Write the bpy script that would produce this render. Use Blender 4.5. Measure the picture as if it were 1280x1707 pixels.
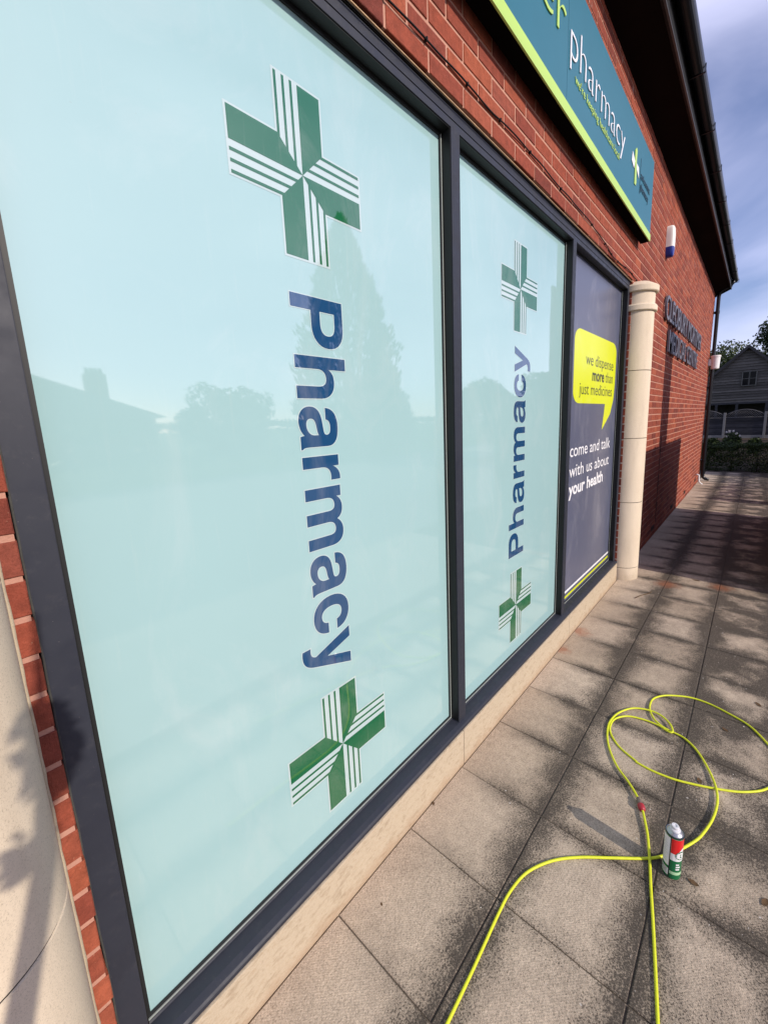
import bpy, bmesh, math, random
from mathutils import Vector, Matrix, noise
R = math.radians
for o in list(bpy.data.objects): bpy.data.objects.remove(o)
C = bpy.context.scene.collection
sc = bpy.context.scene
random.seed(7)

# ---------------------------------------------------------------- camera
F, CX, CY = 671.362, 659.1, 822.06
M = ((0.6615451649, -0.7488748543, -0.0392994568),
     (-0.1541514215, -0.0845144127, -0.9844260527),
     (0.7338905463, 0.6573003626, -0.1713502244))
CAMP = Vector((0.0, -0.9562, 1.6733))
cd = bpy.data.cameras.new('camera'); cam = bpy.data.objects.new('camera', cd); C.objects.link(cam)
cd.sensor_fit = 'VERTICAL'; cd.sensor_height = 24.0; cd.sensor_width = 18.0
cd.lens = F / 1707 * 24.0
cd.shift_x = -(CX - 640) / 1707; cd.shift_y = (CY - 853.5) / 1707
cd.clip_start = 0.02; cd.clip_end = 2000
rot = Matrix((M[0], (-M[1][0], -M[1][1], -M[1][2]), (-M[2][0], -M[2][1], -M[2][2]))).transposed()
cam.matrix_world = Matrix.Translation(CAMP) @ rot.to_4x4()
sc.camera = cam

# ---------------------------------------------------------------- light
SUN_EL = 29.0
sd = Vector((-0.07, -0.9975, 0)).normalized() * math.cos(R(SUN_EL)) + Vector((0, 0, math.sin(R(SUN_EL))))
sun = bpy.data.lights.new('sun', 'SUN'); sun.energy = 4.2; sun.angle = R(0.55); sun.color = (1.0, 0.90, 0.78)
so = bpy.data.objects.new('sun', sun); C.objects.link(so)
so.rotation_euler = sd.to_track_quat('Z', 'Y').to_euler(); so.location = (0, -10, 12)
w = bpy.data.worlds.new('World'); sc.world = w; w.use_nodes = True
nt = w.node_tree; nt.nodes.clear()
def wn(t, **k):
    n = nt.nodes.new(t)
    for a, b in k.items(): setattr(n, a, b)
    return n
sky = wn('ShaderNodeTexSky', sky_type='NISHITA'); sky.sun_disc = False
sky.sun_elevation = R(SUN_EL); sky.sun_rotation = math.atan2(sd.x, sd.y); sky.ozone_density = 2.5; sky.dust_density = 0.6
tc = wn('ShaderNodeTexCoord'); mp = wn('ShaderNodeMapping'); mp.inputs['Scale'].default_value = (1.0, 1.3, 3.4); mp.inputs['Rotation'].default_value = (0.25, 0.1, 0.5)
nz = wn('ShaderNodeTexNoise'); nz.inputs['Scale'].default_value = 1.5; nz.inputs['Detail'].default_value = 6; nz.inputs['Roughness'].default_value = 0.46; nz.inputs['Distortion'].default_value = 0.5
cr = wn('ShaderNodeValToRGB'); cr.color_ramp.elements[0].position = 0.33; cr.color_ramp.elements[1].position = 0.74
mx = wn('ShaderNodeMixRGB'); mx.inputs[2].default_value = (8.4, 8.4, 11.2, 1)
tint = wn('ShaderNodeMixRGB', blend_type='MULTIPLY'); tint.inputs[0].default_value = 1; tint.inputs[2].default_value = (1.16, 1.0, 1.16, 1)
sca = wn('ShaderNodeMath', operation='MULTIPLY'); sca.inputs[1].default_value = 0.8
bg = wn('ShaderNodeBackground'); bg.inputs['Strength'].default_value = 0.13
out = wn('ShaderNodeOutputWorld')
L = nt.links.new
L(tc.outputs['Generated'], mp.inputs['Vector']); L(mp.outputs[0], nz.inputs['Vector']); L(nz.outputs['Fac'], cr.inputs[0])
L(cr.outputs[0], sca.inputs[0]); L(sca.outputs[0], mx.inputs[0]); L(sky.outputs[0], tint.inputs[1]); L(tint.outputs[0], mx.inputs[1]); L(mx.outputs[0], bg.inputs[0]); L(bg.outputs[0], out.inputs[0])
sc.view_settings.view_transform = 'Standard'; sc.view_settings.look = 'None'
sc.view_settings.exposure = 0.10; sc.view_settings.gamma = 1.0
sc.cycles.max_bounces = 8

# ---------------------------------------------------------------- material helpers
class Mat:
    def __init__(s, name, col=(0.5, 0.5, 0.5), rough=0.6, metal=0.0, ior=1.45, spec=0.5):
        s.m = bpy.data.materials.new(name); s.m.use_nodes = True
        s.t = s.m.node_tree; s.p = s.t.nodes['Principled BSDF']
        s.set('Base Color', (*col, 1)); s.set('Roughness', rough); s.set('Metallic', metal); s.set('IOR', ior); s.set('Specular IOR Level', spec)
        s._tc = None
    def set(s, k, v): s.p.inputs[k].default_value = v
    def N(s, t, ins=None, **k):
        n = s.t.nodes.new(t)
        for a, b in k.items(): setattr(n, a, b)
        for a, b in (ins or {}).items():
            if hasattr(b, 'is_linked'): s.t.links.new(b, n.inputs[a])
            else: n.inputs[a].default_value = b
        return n
    def co(s):
        if not s._tc: s._tc = s.N('ShaderNodeTexCoord').outputs['Object']
        return s._tc
    def mapped(s, scale=(1, 1, 1), rot=(0, 0, 0)):
        return s.N('ShaderNodeMapping', {'Vector': s.co(), 'Scale': scale, 'Rotation': rot}).outputs[0]
    def noise(s, scale, detail=4, rough=0.55, vec=None, dist=0.0):
        return s.N('ShaderNodeTexNoise', {'Vector': vec or s.co(), 'Scale': scale, 'Detail': detail, 'Roughness': rough, 'Distortion': dist}).outputs['Fac']
    def voro(s, scale, vec=None, feature='F1'):
        return s.N('ShaderNodeTexVoronoi', {'Vector': vec or s.co(), 'Scale': scale}, feature=feature).outputs['Distance']
    def ramp(s, fac, stops, interp='LINEAR'):
        n = s.N('ShaderNodeValToRGB', {0: fac}); e = n.color_ramp.elements; n.color_ramp.interpolation = interp
        while len(e) < len(stops): e.new(0.5)
        for x, (p, c) in zip(e, stops):
            x.position = p; x.color = (*c, 1) if isinstance(c, tuple) else (c, c, c, 1)
        return n.outputs[0]
    def math(s, op, a, b=0.0, clamp=False):
        n = s.N('ShaderNodeMath', {0: a, 1: b}, operation=op); n.use_clamp = clamp; return n.outputs[0]
    def mix(s, f, a, b, mode='MIX'):
        g = lambda v: (*v, 1) if isinstance(v, tuple) and len(v) == 3 else v
        return s.N('ShaderNodeMixRGB', {0: f, 1: g(a), 2: g(b)}, blend_type=mode).outputs[0]
    def rnd(s): return s.N('ShaderNodeNewGeometry').outputs['Random Per Island']
    def base(s, o): s.t.links.new(o, s.p.inputs['Base Color']); return s
    def rough(s, o): s.t.links.new(o, s.p.inputs['Roughness']); return s
    def bump(s, h, strength=0.3, dist=0.005):
        b = s.N('ShaderNodeBump', {'Height': h, 'Strength': strength, 'Distance': dist}); s.t.links.new(b.outputs[0], s.p.inputs['Normal']); return s

def flat(name, col, rough=0.6, metal=0.0, var=0.12, scale=6.0, ior=1.45, bump=0.0, bscale=60):
    m = Mat(name, col, rough, metal, ior)
    n = m.noise(scale, 5)
    m.base(m.mix(n, tuple(c * (1 - var) for c in col), tuple(min(1, c * (1 + var)) for c in col)))
    if bump: m.bump(m.noise(bscale, 4), bump, 0.003)
    return m.m

# brick: every brick is an island
def mat_brick(name):
    m = Mat(name, rough=0.85, spec=0.25)
    c = m.ramp(m.rnd(), [(0, (0.19, 0.046, 0.032)), (0.22, (0.28, 0.066, 0.040)), (0.45, (0.34, 0.080, 0.043)), (0.66, (0.24, 0.056, 0.038)), (0.85, (0.39, 0.102, 0.052)), (1, (0.29, 0.078, 0.052))])
    n1 = m.noise(26, 6, 0.7); c = m.mix(0.8, c, m.ramp(n1, [(0.3, 0.50), (0.7, 1.15)]), 'MULTIPLY')
    sp = m.noise(330, 3, 0.7); c = m.mix(m.math('MULTIPLY', m.ramp(sp, [(0.60, 0.0), (0.70, 1.0)]), 0.45), c, (0.10, 0.025, 0.015))
    sm = m.noise(160, 3, 0.6); c = m.mix(m.math('MULTIPLY', m.ramp(sm, [(0.66, 0.0), (0.74, 1.0)]), 0.35), c, (0.55, 0.33, 0.22))
    # lime bloom, mostly high on the wall
    xyz = m.N('ShaderNodeSeparateXYZ', {0: m.co()})
    hi = m.ramp(m.math('MULTIPLY', xyz.outputs[2], 0.2), [(0.6, 0.0), (0.78, 1.0)])
    ef = m.ramp(m.noise(9, 6, 0.62, m.mapped((1.6, 1, 0.8))), [(0.61, 0.0), (0.69, 1.0)])
    c = m.mix(m.math('MULTIPLY', m.math('MULTIPLY', ef, hi), 0.5), c, (0.60, 0.45, 0.40))
    big = m.noise(1.3, 3); c = m.mix(0.35, c, m.ramp(big, [(0.3, 0.7), (0.7, 1.0)]), 'MULTIPLY')
    m.base(c)
    stripe = m.noise(55, 4, 0.6, m.mapped((3.0, 1, 0.6)))
    m.bump(m.math('ADD', m.math('MULTIPLY', m.noise(170, 5, 0.65), 0.7), m.math('MULTIPLY', stripe, 0.9)), 0.9, 0.005)
    return m.m
def mat_mortar():
    m = Mat('mortar', rough=0.95, spec=0.15)
    m.base(m.mix(m.noise(40, 5, 0.7), (0.36, 0.175, 0.125), (0.53, 0.29, 0.215)))
    m.bump(m.noise(240, 4, 0.7), 0.6, 0.003); return m.m
BRICK, MORTAR = mat_brick('red_brick'), mat_mortar()

def mat_stone(name, a, b, speck=0.4, stain=True):
    m = Mat(name, rough=0.9, spec=0.2)
    c = m.mix(m.noise(3.2, 7, 0.62), a, b)
    c = m.mix(m.math('MULTIPLY', m.ramp(m.noise(420, 2, 0.6), [(0.55, 0.0), (0.7, 1.0)]), speck), c, tuple(x * 0.55 for x in a))
    if stain:
        v = m.noise(5, 6, 0.6, m.mapped((2.2, 2.2, 0.35)))
        c = m.mix(m.math('MULTIPLY', m.ramp(v, [(0.5, 0.0), (0.75, 1.0)]), 0.28), c, (0.30, 0.24, 0.17))
    zz_ = m.N('ShaderNodeSeparateXYZ', {0: m.co()}).outputs[2]
    sp_ = m.ramp(m.math('ADD', m.math('MULTIPLY', zz_, 4.0), m.math('MULTIPLY', m.noise(13, 5, .65), 0.9)), [(0.35, 1.0), (0.95, 0.0)])
    c = m.mix(m.math('MULTIPLY', sp_, 0.45), c, (0.24, 0.18, 0.12))
    pit = m.ramp(m.noise(110, 3, 0.6), [(0.66, 0.0), (0.74, 1.0)]); c = m.mix(m.math('MULTIPLY', pit, 0.35), c, (0.34, 0.28, 0.20))
    m.base(c); m.bump(m.math('SUBTRACT', m.noise(230, 5, 0.7), pit), 0.45, 0.002); return m.m
CAST = mat_stone('cast_stone', (0.58, 0.48, 0.36), (0.70, 0.60, 0.465), .6)
def mat_plinth():
    m = Mat('sandstone_plinth', rough=0.9, spec=0.2)
    wv = m.noise(24, 9, 0.78, m.mapped((1.0, 2, 2.4), (0, 0.5, 0)), 0.3)
    c = m.ramp(wv, [(0.25, (0.27, 0.21, 0.14)), (0.42, (0.38, 0.305, 0.215)), (0.52, (0.47, 0.395, 0.29)), (0.62, (0.40, 0.318, 0.222)), (0.78, (0.44, 0.325, 0.21))])
    c = m.mix(m.math('MULTIPLY', m.ramp(m.noise(300, 3, 0.7), [(0.55, 0.0), (0.7, 1.0)]), 0.5), c, (0.33, 0.23, 0.15))
    xyz = m.N('ShaderNodeSeparateXYZ', {0: m.co()})
    d = m.math('ADD', m.math('MULTIPLY', xyz.outputs[2], -9.0), m.math('MULTIPLY', m.noise(14, 5), 1.0))
    c = m.mix(m.math('MULTIPLY', m.ramp(d, [(-0.0, 0.0), (0.5, 1.0)]), 0.45), c, (0.30, 0.185, 0.105))
    m.base(c); m.bump(m.noise(120, 6, 0.7), 0.6, 0.003); return m.m
PLINTH = mat_plinth()

def mat_alu(name, col, rough=0.42):
    m = Mat(name, col, rough, spec=0.5)
    c = m.mix(m.noise(3, 6, 0.6), tuple(x * 0.85 for x in col), tuple(x * 1.2 for x in col))
    dust = m.ramp(m.noise(38, 6, 0.75), [(0.55, 0.0), (0.8, 1.0)])
    c = m.mix(m.math('MULTIPLY', dust, 0.12), c, (0.16, 0.15, 0.14))
    sp = m.ramp(m.noise(260, 2, 0.5), [(0.74, 0.0), (0.78, 1.0)])
    c = m.mix(m.math('MULTIPLY', sp, 0.5), c, (0.35, 0.30, 0.28))
    m.base(c); m.rough(m.ramp(m.noise(20, 4), [(0.3, rough - 0.08), (0.7, rough + 0.15)])); m.bump(m.noise(900, 2), 0.08, 0.001); return m.m
ALU = mat_alu('anthracite_aluminium', (0.019, 0.022, 0.033), 0.5)
RUBBER = flat('black_gasket', (0.012, 0.013, 0.014), 0.5)
SPACER = flat('grey_spacer_bar', (0.30, 0.33, 0.31), 0.35, var=0.2)
BLACK = flat('black_painted_timber', (0.007, 0.007, 0.007), 0.6, bump=0.2, ior=1.3)
GUTTER = flat('black_gutter_plastic', (0.005, 0.005, 0.007), 0.3)
BROWNSOF = flat('dark_brown_soffit', (0.008, 0.0045, 0.0035), 0.9, var=0.5, scale=2, ior=1.12)
SEAL = flat('grey_mastic', (0.05, 0.05, 0.045), 0.9, var=0.5, scale=40, bump=0.5)

def mat_film(name, col, var=0.05, rgh=0.02, ior=2.05):
    m = Mat(name, col, rgh, ior=ior)
    n = m.noise(1.6, 4, 0.5)
    c = m.mix(n, tuple(x * (1 - var) for x in col), tuple(min(1, x * (1 + var)) for x in col))
    sm = m.ramp(m.noise(3.2, 7, 0.65, m.mapped((1, 1, 0.5), (0, 0.5, 0)), 1.5), [(0.52, 0.0), (0.75, 1.0)])
    c = m.mix(m.math('MULTIPLY', sm, 0.10), c, (0.75, 0.72, 0.72))
    dr = m.ramp(m.noise(16, 5, 0.6, m.mapped((4.0, 1, 0.25))), [(0.6, 0.0), (0.8, 1.0)])
    c = m.mix(m.math('MULTIPLY', dr, 0.07), c, (0.70, 0.66, 0.60))
    sp = m.ramp(m.noise(190, 2, 0.5), [(0.775, 0.0), (0.80, 1.0)])
    c = m.mix(m.math('MULTIPLY', sp, 0.35), c, (0.30, 0.30, 0.28))
    m.rough(m.ramp(m.noise(7, 6, 0.7), [(0.45, rgh), (0.85, rgh + 0.03)]))
    m.base(c); m.bump(m.math('ADD', m.noise(2.2, 2, 0.4), m.math('MULTIPLY', m.ramp(m.noise(11, 3, 0.5, m.mapped((1, 1, .4))), [(0.72, 0.0), (0.78, 1.0)]), 0.12)), 0.06, 0.01); return m.m
FILM = mat_film('frosted_film_glass', (0.305, 0.478, 0.487), 0.05)
NAVY = mat_film('navy_film_glass', (0.088, 0.098, 0.150), .1, 0.30, 1.5)
V_GREEN = mat_film('green_vinyl', (0.012, 0.120, 0.050))
V_BLUE = mat_film('blue_vinyl', (0.012, 0.060, 0.150))
V_WHITE = mat_film('white_vinyl', (0.43, 0.54, 0.545))
V_PURE = mat_film('white_lettering_vinyl', (0.78, 0.78, 0.80), .03, .3, 1.5)
V_LIME = mat_film('lime_vinyl', (0.60, 0.66, 0.008), .05, .3, 1.5)
V_DARK = mat_film('dark_lettering_vinyl', (0.022, 0.03, 0.03), .05, .3, 1.5)
TEAL = flat('teal_sign_panel', (0.016, 0.130, 0.185), 0.38, var=0.06)
S_LIME = flat('lime_sign_strip', (0.41, 0.60, 0.13), 0.4, var=0.04)
S_WHITE = flat('white_sign_acrylic', (0.80, 0.80, 0.84), 0.35, var=0.03)
S_DARK = flat('dark_sign_print', (0.012, 0.05, 0.07), 0.4)
S_BACK = flat('sign_tray_back', (0.003, 0.003, 0.003), 1.0, ior=1.1)
LETTER = flat('grey_blue_cut_letter', (0.105, 0.102, 0.125), 0.45, var=0.25, scale=30)
LETTER_SIDE = LETTER

# ---------------------------------------------------------------- mesh helpers
def link(name, me, mat=None, parent=None):
    if mat is not None:
        for mm in (mat if isinstance(mat, (list, tuple)) else [mat]): me.materials.append(mm)
    o = bpy.data.objects.new(name, me); C.objects.link(o)
    if parent is not None:
        o.parent = parent
        if parent.type == 'EMPTY': o.matrix_parent_inverse = Matrix.Translation(-parent.location)
    return o
def empty(name, loc=(0, 0, 0)):
    o = bpy.data.objects.new(name, None); C.objects.link(o); o.location = loc; o.empty_display_size = 0.2; return o
def tag(o, label=None, cat=None, group=None, kind=None):
    if label: o['label'] = label
    if cat: o['category'] = cat
    if group: o['group'] = group
    if kind: o['kind'] = kind
    return o
class MB:
    def __init__(s): s.v = []; s.f = []; s.mi = []; s.sm = []
    def add(s, vs, fs, mi=0, smooth=False):
        b = len(s.v); s.v += [tuple(v) for v in vs]; s.f += [tuple(i + b for i in f) for f in fs]; s.mi += [mi] * len(fs); s.sm += [smooth] * len(fs); return s
    def box(s, x0, x1, y0, y1, z0, z1, mi=0):
        vs = [(x0, y0, z0), (x1, y0, z0), (x1, y1, z0), (x0, y1, z0), (x0, y0, z1), (x1, y0, z1), (x1, y1, z1), (x0, y1, z1)]
        return s.add(vs, [(0, 3, 2, 1), (4, 5, 6, 7), (0, 1, 5, 4), (1, 2, 6, 5), (2, 3, 7, 6), (3, 0, 4, 7)], mi)
    def quad(s, a, b, c, d, mi=0): return s.add([a, b, c, d], [(0, 1, 2, 3)], mi)
    def prism(s, prof, x0, x1, mi=0, smooth=False):   # profile (y,z) extruded along X
        n = len(prof); vs = [(x0, y, z) for y, z in prof] + [(x1, y, z) for y, z in prof]
        fs = [(i, (i + 1) % n, n + (i + 1) % n, n + i) for i in range(n)]
        s.add(vs, fs, mi, smooth); b = len(s.v) - 2 * n
        s.f += [tuple(b + i for i in reversed(range(n))), tuple(b + n + i for i in range(n))]; s.mi += [mi, mi]; s.sm += [False, False]
        return s
    def tube(s, pts, r, n=10, mi=0, cap=True):
        pts = [Vector(p) for p in pts]; rr = r if isinstance(r, (list, tuple)) else [r] * len(pts); b = len(s.v); up = Vector((0, 0, 1)); prev = None
        for i, p in enumerate(pts):
            t = (pts[min(i + 1, len(pts) - 1)] - pts[max(i - 1, 0)]).normalized()
            if prev is None: a = t.cross(up) if abs(t.z) < 0.95 else t.cross(Vector((1, 0, 0)))
            else: a = prev - t * prev.dot(t)
            a.normalize(); prev = a; c = t.cross(a)
            for k in range(n):
                th = 2 * math.pi * k / n; s.v.append(tuple(p + (a * math.cos(th) + c * math.sin(th)) * rr[i]))
        for i in range(len(pts) - 1):
            for k in range(n):
                s.f.append((b + i * n + k, b + i * n + (k + 1) % n, b + (i + 1) * n + (k + 1) % n, b + (i + 1) * n + k)); s.mi.append(mi); s.sm.append(True)
        if cap:
            e = b + (len(pts) - 1) * n
            s.f += [tuple(b + k for k in reversed(range(n))), tuple(e + k for k in range(n))]; s.mi += [mi, mi]; s.sm += [False, False]
        return s
    def lathe(s, prof, cx, cy, n=40, a0=0, a1=2 * math.pi, mi=0, zoff=0.0, sharp=True):
        if sharp and len(prof) > 2:
            for i in range(len(prof) - 1): s.lathe(prof[i:i + 2], cx, cy, n, a0, a1, mi, zoff, False)
            return s
        full = abs(a1 - a0 - 2 * math.pi) < 1e-6; m = n if full else n + 1; b = len(s.v)
        for r, z in prof:
            for k in range(m):
                th = a0 + (a1 - a0) * k / n; s.v.append((cx + r * math.cos(th), cy + r * math.sin(th), z + zoff))
        for i in range(len(prof) - 1):
            for k in range(n):
                s.f.append((b + i * m + k, b + i * m + (k + 1) % m, b + (i + 1) * m + (k + 1) % m, b + (i + 1) * m + k)); s.mi.append(mi)
                s.sm.append(True)
        return s
    def me(s, name):
        me = bpy.data.meshes.new(name); me.from_pydata(s.v, [], s.f)
        me.polygons.foreach_set('material_index', s.mi); me.polygons.foreach_set('use_smooth', s.sm); me.update(); return me
    def build(s, name, mat, parent=None, bevel=0, fix=True):
        me = s.me(name)
        if fix or bevel:
            bm = bmesh.new(); bm.from_mesh(me)
            if bevel:
                bmesh.ops.remove_doubles(bm, verts=bm.verts, dist=1e-6)
                bmesh.ops.bevel(bm, geom=[e for e in bm.edges if len(e.link_faces) == 2 and e.calc_face_angle(0) > 0.6], offset=bevel, segments=2, affect='EDGES', profile=0.7)
            bmesh.ops.recalc_face_normals(bm, faces=bm.faces); bm.to_mesh(me); bm.free()
        return link(name, me, mat, parent)

# text: mesh in the wall plane, fitted to a box; tr maps text (u,v) in 0..1 to world
_tc = {}
def text_geo(txt, offset=0.0, space=1.0, res=4):
    k = (txt, offset, space)
    if k in _tc: return _tc[k]
    cu = bpy.data.curves.new('t', 'FONT'); cu.body = txt; cu.size = 1; cu.offset = offset; cu.space_character = space; cu.resolution_u = res; cu.fill_mode = 'FRONT'
    ob = bpy.data.objects.new('t', cu); C.objects.link(ob); bpy.context.view_layer.update()
    me = ob.evaluated_get(bpy.context.evaluated_depsgraph_get()).to_mesh()
    v = [tuple(x.co)[:2] for x in me.vertices]; f = [tuple(p.vertices) for p in me.polygons]
    bpy.data.objects.remove(ob); bpy.data.curves.remove(cu); _tc[k] = (v, f); return v, f
GL_ = {
'P': (667, 'M73 0 V718 H380 C520 718 626 645 626 490 C626 340 520 262 380 262 H217 V0 Z M217 385 H350 C430 385 482 415 482 490 C482 565 430 595 350 595 H217 Z'),
'h': (611, 'M64 0 V718 H204 V462 C235 510 280 536 345 536 C460 536 546 470 546 330 V0 H406 V300 C406 380 375 420 310 420 C245 420 204 375 204 300 V0 Z'),
'a': (556, 'M44 370 C50 490 140 546 275 546 C400 546 505 505 505 385 V115 C505 60 512 30 530 20 V0 H378 C372 18 368 40 367 58 C330 15 270 -12 200 -12 C100 -12 28 50 28 150 C28 250 95 300 205 315 L300 328 C350 334 367 345 367 372 C367 415 335 432 275 432 C215 432 190 412 182 370 Z M367 258 C350 245 320 238 280 232 C205 222 168 205 168 155 C168 110 200 90 245 90 C315 90 367 135 367 200 Z'),
'r': (389, 'M64 0 V524 H198 V432 C225 500 280 538 345 538 C355 538 365 537 373 535 V395 C360 399 345 400 330 400 C250 400 204 355 204 270 V0 Z'),
'm': (889, 'M64 0 V524 H199 V455 C230 508 285 536 345 536 C420 536 470 505 493 450 C530 505 580 536 650 536 C760 536 826 470 826 350 V0 H686 V320 C686 390 660 418 610 418 C550 418 515 380 515 305 V0 H375 V320 C375 390 350 418 300 418 C240 418 204 380 204 305 V0 Z'),
'c': (556, 'M524 335 C515 465 420 538 285 538 C130 538 34 425 34 260 C34 95 130 -14 285 -14 C425 -14 512 65 526 200 H388 C378 140 345 105 285 105 C215 105 176 165 176 262 C176 360 215 420 285 420 C345 420 378 390 388 335 Z'),
'y': (556, 'M10 524 H162 L278 150 L392 524 H540 L345 -30 C305 -150 255 -218 130 -218 C105 -218 80 -216 62 -212 V-97 C78 -100 95 -101 110 -101 C165 -101 195 -75 207 -25 Z')}
def glyph_contours(ch):
    adv, p = GL_[ch]; tk = p.replace('M', ' M ').replace('H', ' H ').replace('V', ' V ').replace('C', ' C ').replace('L', ' L ').replace('Z', ' Z ').split()
    i = 0; cs = []; cur = None
    while i < len(tk):
        c = tk[i]
        g = lambda k: float(tk[i + k])
        if c == 'M': cur = [(g(1), g(2))]; i += 3
        elif c == 'L': cur.append((g(1), g(2))); i += 3
        elif c == 'H': cur.append((g(1), cur[-1][1])); i += 2
        elif c == 'V': cur.append((cur[-1][0], g(1))); i += 2
        elif c == 'C':
            p0 = cur[-1]; q = [(g(1), g(2)), (g(3), g(4)), (g(5), g(6))]; i += 7
            for k in range(1, 9):
                t = k / 8; cur.append(tuple((1 - t) ** 3 * p0[n] + 3 * t * (1 - t) ** 2 * q[0][n] + 3 * t * t * (1 - t) * q[1][n] + t ** 3 * q[2][n] for n in (0, 1)))
        else:
            if abs(cur[0][0] - cur[-1][0]) + abs(cur[0][1] - cur[-1][1]) < 1e-6: cur.pop()
            cs.append(cur); i += 1
    return adv, cs
def grotesque_geo(txt, off=0.0):
    cu = bpy.data.curves.new('t', 'CURVE'); cu.dimensions = '2D'; cu.fill_mode = 'BOTH'; x = 0
    for ch in txt:
        adv, cs = glyph_contours(ch)
        for n, c in enumerate(cs):
            if off:     # grow the contour along its own normals (holes shrink)
                area = sum(c[k][0] * c[(k + 1) % len(c)][1] - c[(k + 1) % len(c)][0] * c[k][1] for k in range(len(c)))
                sg = (1 if area > 0 else -1) * (1 if n == 0 else -1); o2 = []
                for k in range(len(c)):
                    a, b, d = Vector(c[k - 1]), Vector(c[k]), Vector(c[(k + 1) % len(c)]); u, v = (b - a).normalized(), (d - b).normalized()
                    n1, n2 = Vector((u.y, -u.x)), Vector((v.y, -v.x)); m = (n1 + n2); m = m / max(.35, m.length_squared / 2) if m.length > 1e-4 else n1
                    o2.append(tuple(b + m * off * 1000 * sg))
                c = o2
            sp = cu.splines.new('POLY'); sp.points.add(len(c) - 1); sp.use_cyclic_u = True
            for pt, (a, b) in zip(sp.points, c): pt.co = ((x + a) / 1000, b / 1000, 0, 1)
        x += adv
    ob = bpy.data.objects.new('t', cu); C.objects.link(ob); bpy.context.view_layer.update()
    me = ob.evaluated_get(bpy.context.evaluated_depsgraph_get()).to_mesh()
    v = [tuple(p.co)[:2] for p in me.vertices]; f = [tuple(p.vertices) for p in me.polygons]
    bpy.data.objects.remove(ob); bpy.data.curves.remove(cu); return v, f
def grotesque_obj(name, txt, x0, x1, z0, z1, y, mat, parent, direction, off=0.0):
    v, f = grotesque_geo(txt, off); rv = v if not off else grotesque_geo(txt)[0]
    a0, a1 = min(p[0] for p in rv), max(p[0] for p in rv); me = bpy.data.meshes.new(name)
    out = []
    for a, b in v:
        s_, t = (a - a0) / (a1 - a0), b / .718
        out.append((x0 + t * (x1 - x0), y, z1 - s_ * (z1 - z0)) if direction == 1 else (x1 - t * (x1 - x0), y, z0 + s_ * (z1 - z0)))
    bm = bmesh.new(); bv = [bm.verts.new(p) for p in out]
    for ff in f:
        try: bm.faces.new([bv[i] for i in ff])
        except ValueError: pass
    for fc in bm.faces:
        fc.normal_update()
        if fc.normal.y > 0: fc.normal_flip()
    bm.to_mesh(me); bm.free(); return link(name, me, mat, parent)
def text_obj(name, txt, x0, x1, z0, z1, y, mat, parent=None, offset=0.0, space=1.0, depth=0.0, direction=0, gap=0.16, bot=None):
    """ref: text whose bbox defines the fit (x0..x1); z0 = baseline, z1 = cap height top (of 'P')."""
    v, f = text_geo(txt, offset, space)
    rv, _ = text_geo(txt, bot if bot is not None else offset, space)
    ux0, ux1 = min(p[0] for p in rv), max(p[0] for p in rv)
    cap = 0.728
    out = []
    for (a, b) in v:
        s = (a - ux0) / (ux1 - ux0); t = b / cap
        if direction == 0: X = x0 + s * (x1 - x0); Z = z0 + t * (z1 - z0)
        elif direction == 1: Z = z1 - s * (z1 - z0); X = x0 + t * (x1 - x0)        # reads downwards, letters' tops to +X
        else: Z = z0 + s * (z1 - z0); X = x1 - t * (x1 - x0)                        # reads upwards, tops to -X
        out.append((X, y, Z))
    # one mesh per word (or per letter): cut the run of faces where the gap along the line is wider than `gap`
    iv = sorted((min(v[i][0] for i in ff), max(v[i][0] for i in ff), n) for n, ff in enumerate(f))
    groups = []; end = -1e9
    for lo, hi, n in iv:
        if lo > end + gap: groups.append([])
        groups[-1].append(n); end = max(end, hi)
    res = []
    for g in groups:
        bm = bmesh.new(); used = {}
        for n in g:
            vs = []
            for i in f[n]:
                if i not in used: used[i] = bm.verts.new(out[i])
                vs.append(used[i])
            try: bm.faces.new(vs)
            except ValueError: pass
        for fc in bm.faces:
            fc.normal_update()
            if fc.normal.y > 0: fc.normal_flip()
        if depth:
            r = bmesh.ops.extrude_face_region(bm, geom=list(bm.faces))
            nv = [e for e in r['geom'] if isinstance(e, bmesh.types.BMVert)]
            for q in nv: q.co.y -= depth
            bmesh.ops.recalc_face_normals(bm, faces=bm.faces)
        me = bpy.data.meshes.new(name); bm.to_mesh(me); bm.free()
        res.append(link(name, me, mat, parent))
    return res

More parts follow.
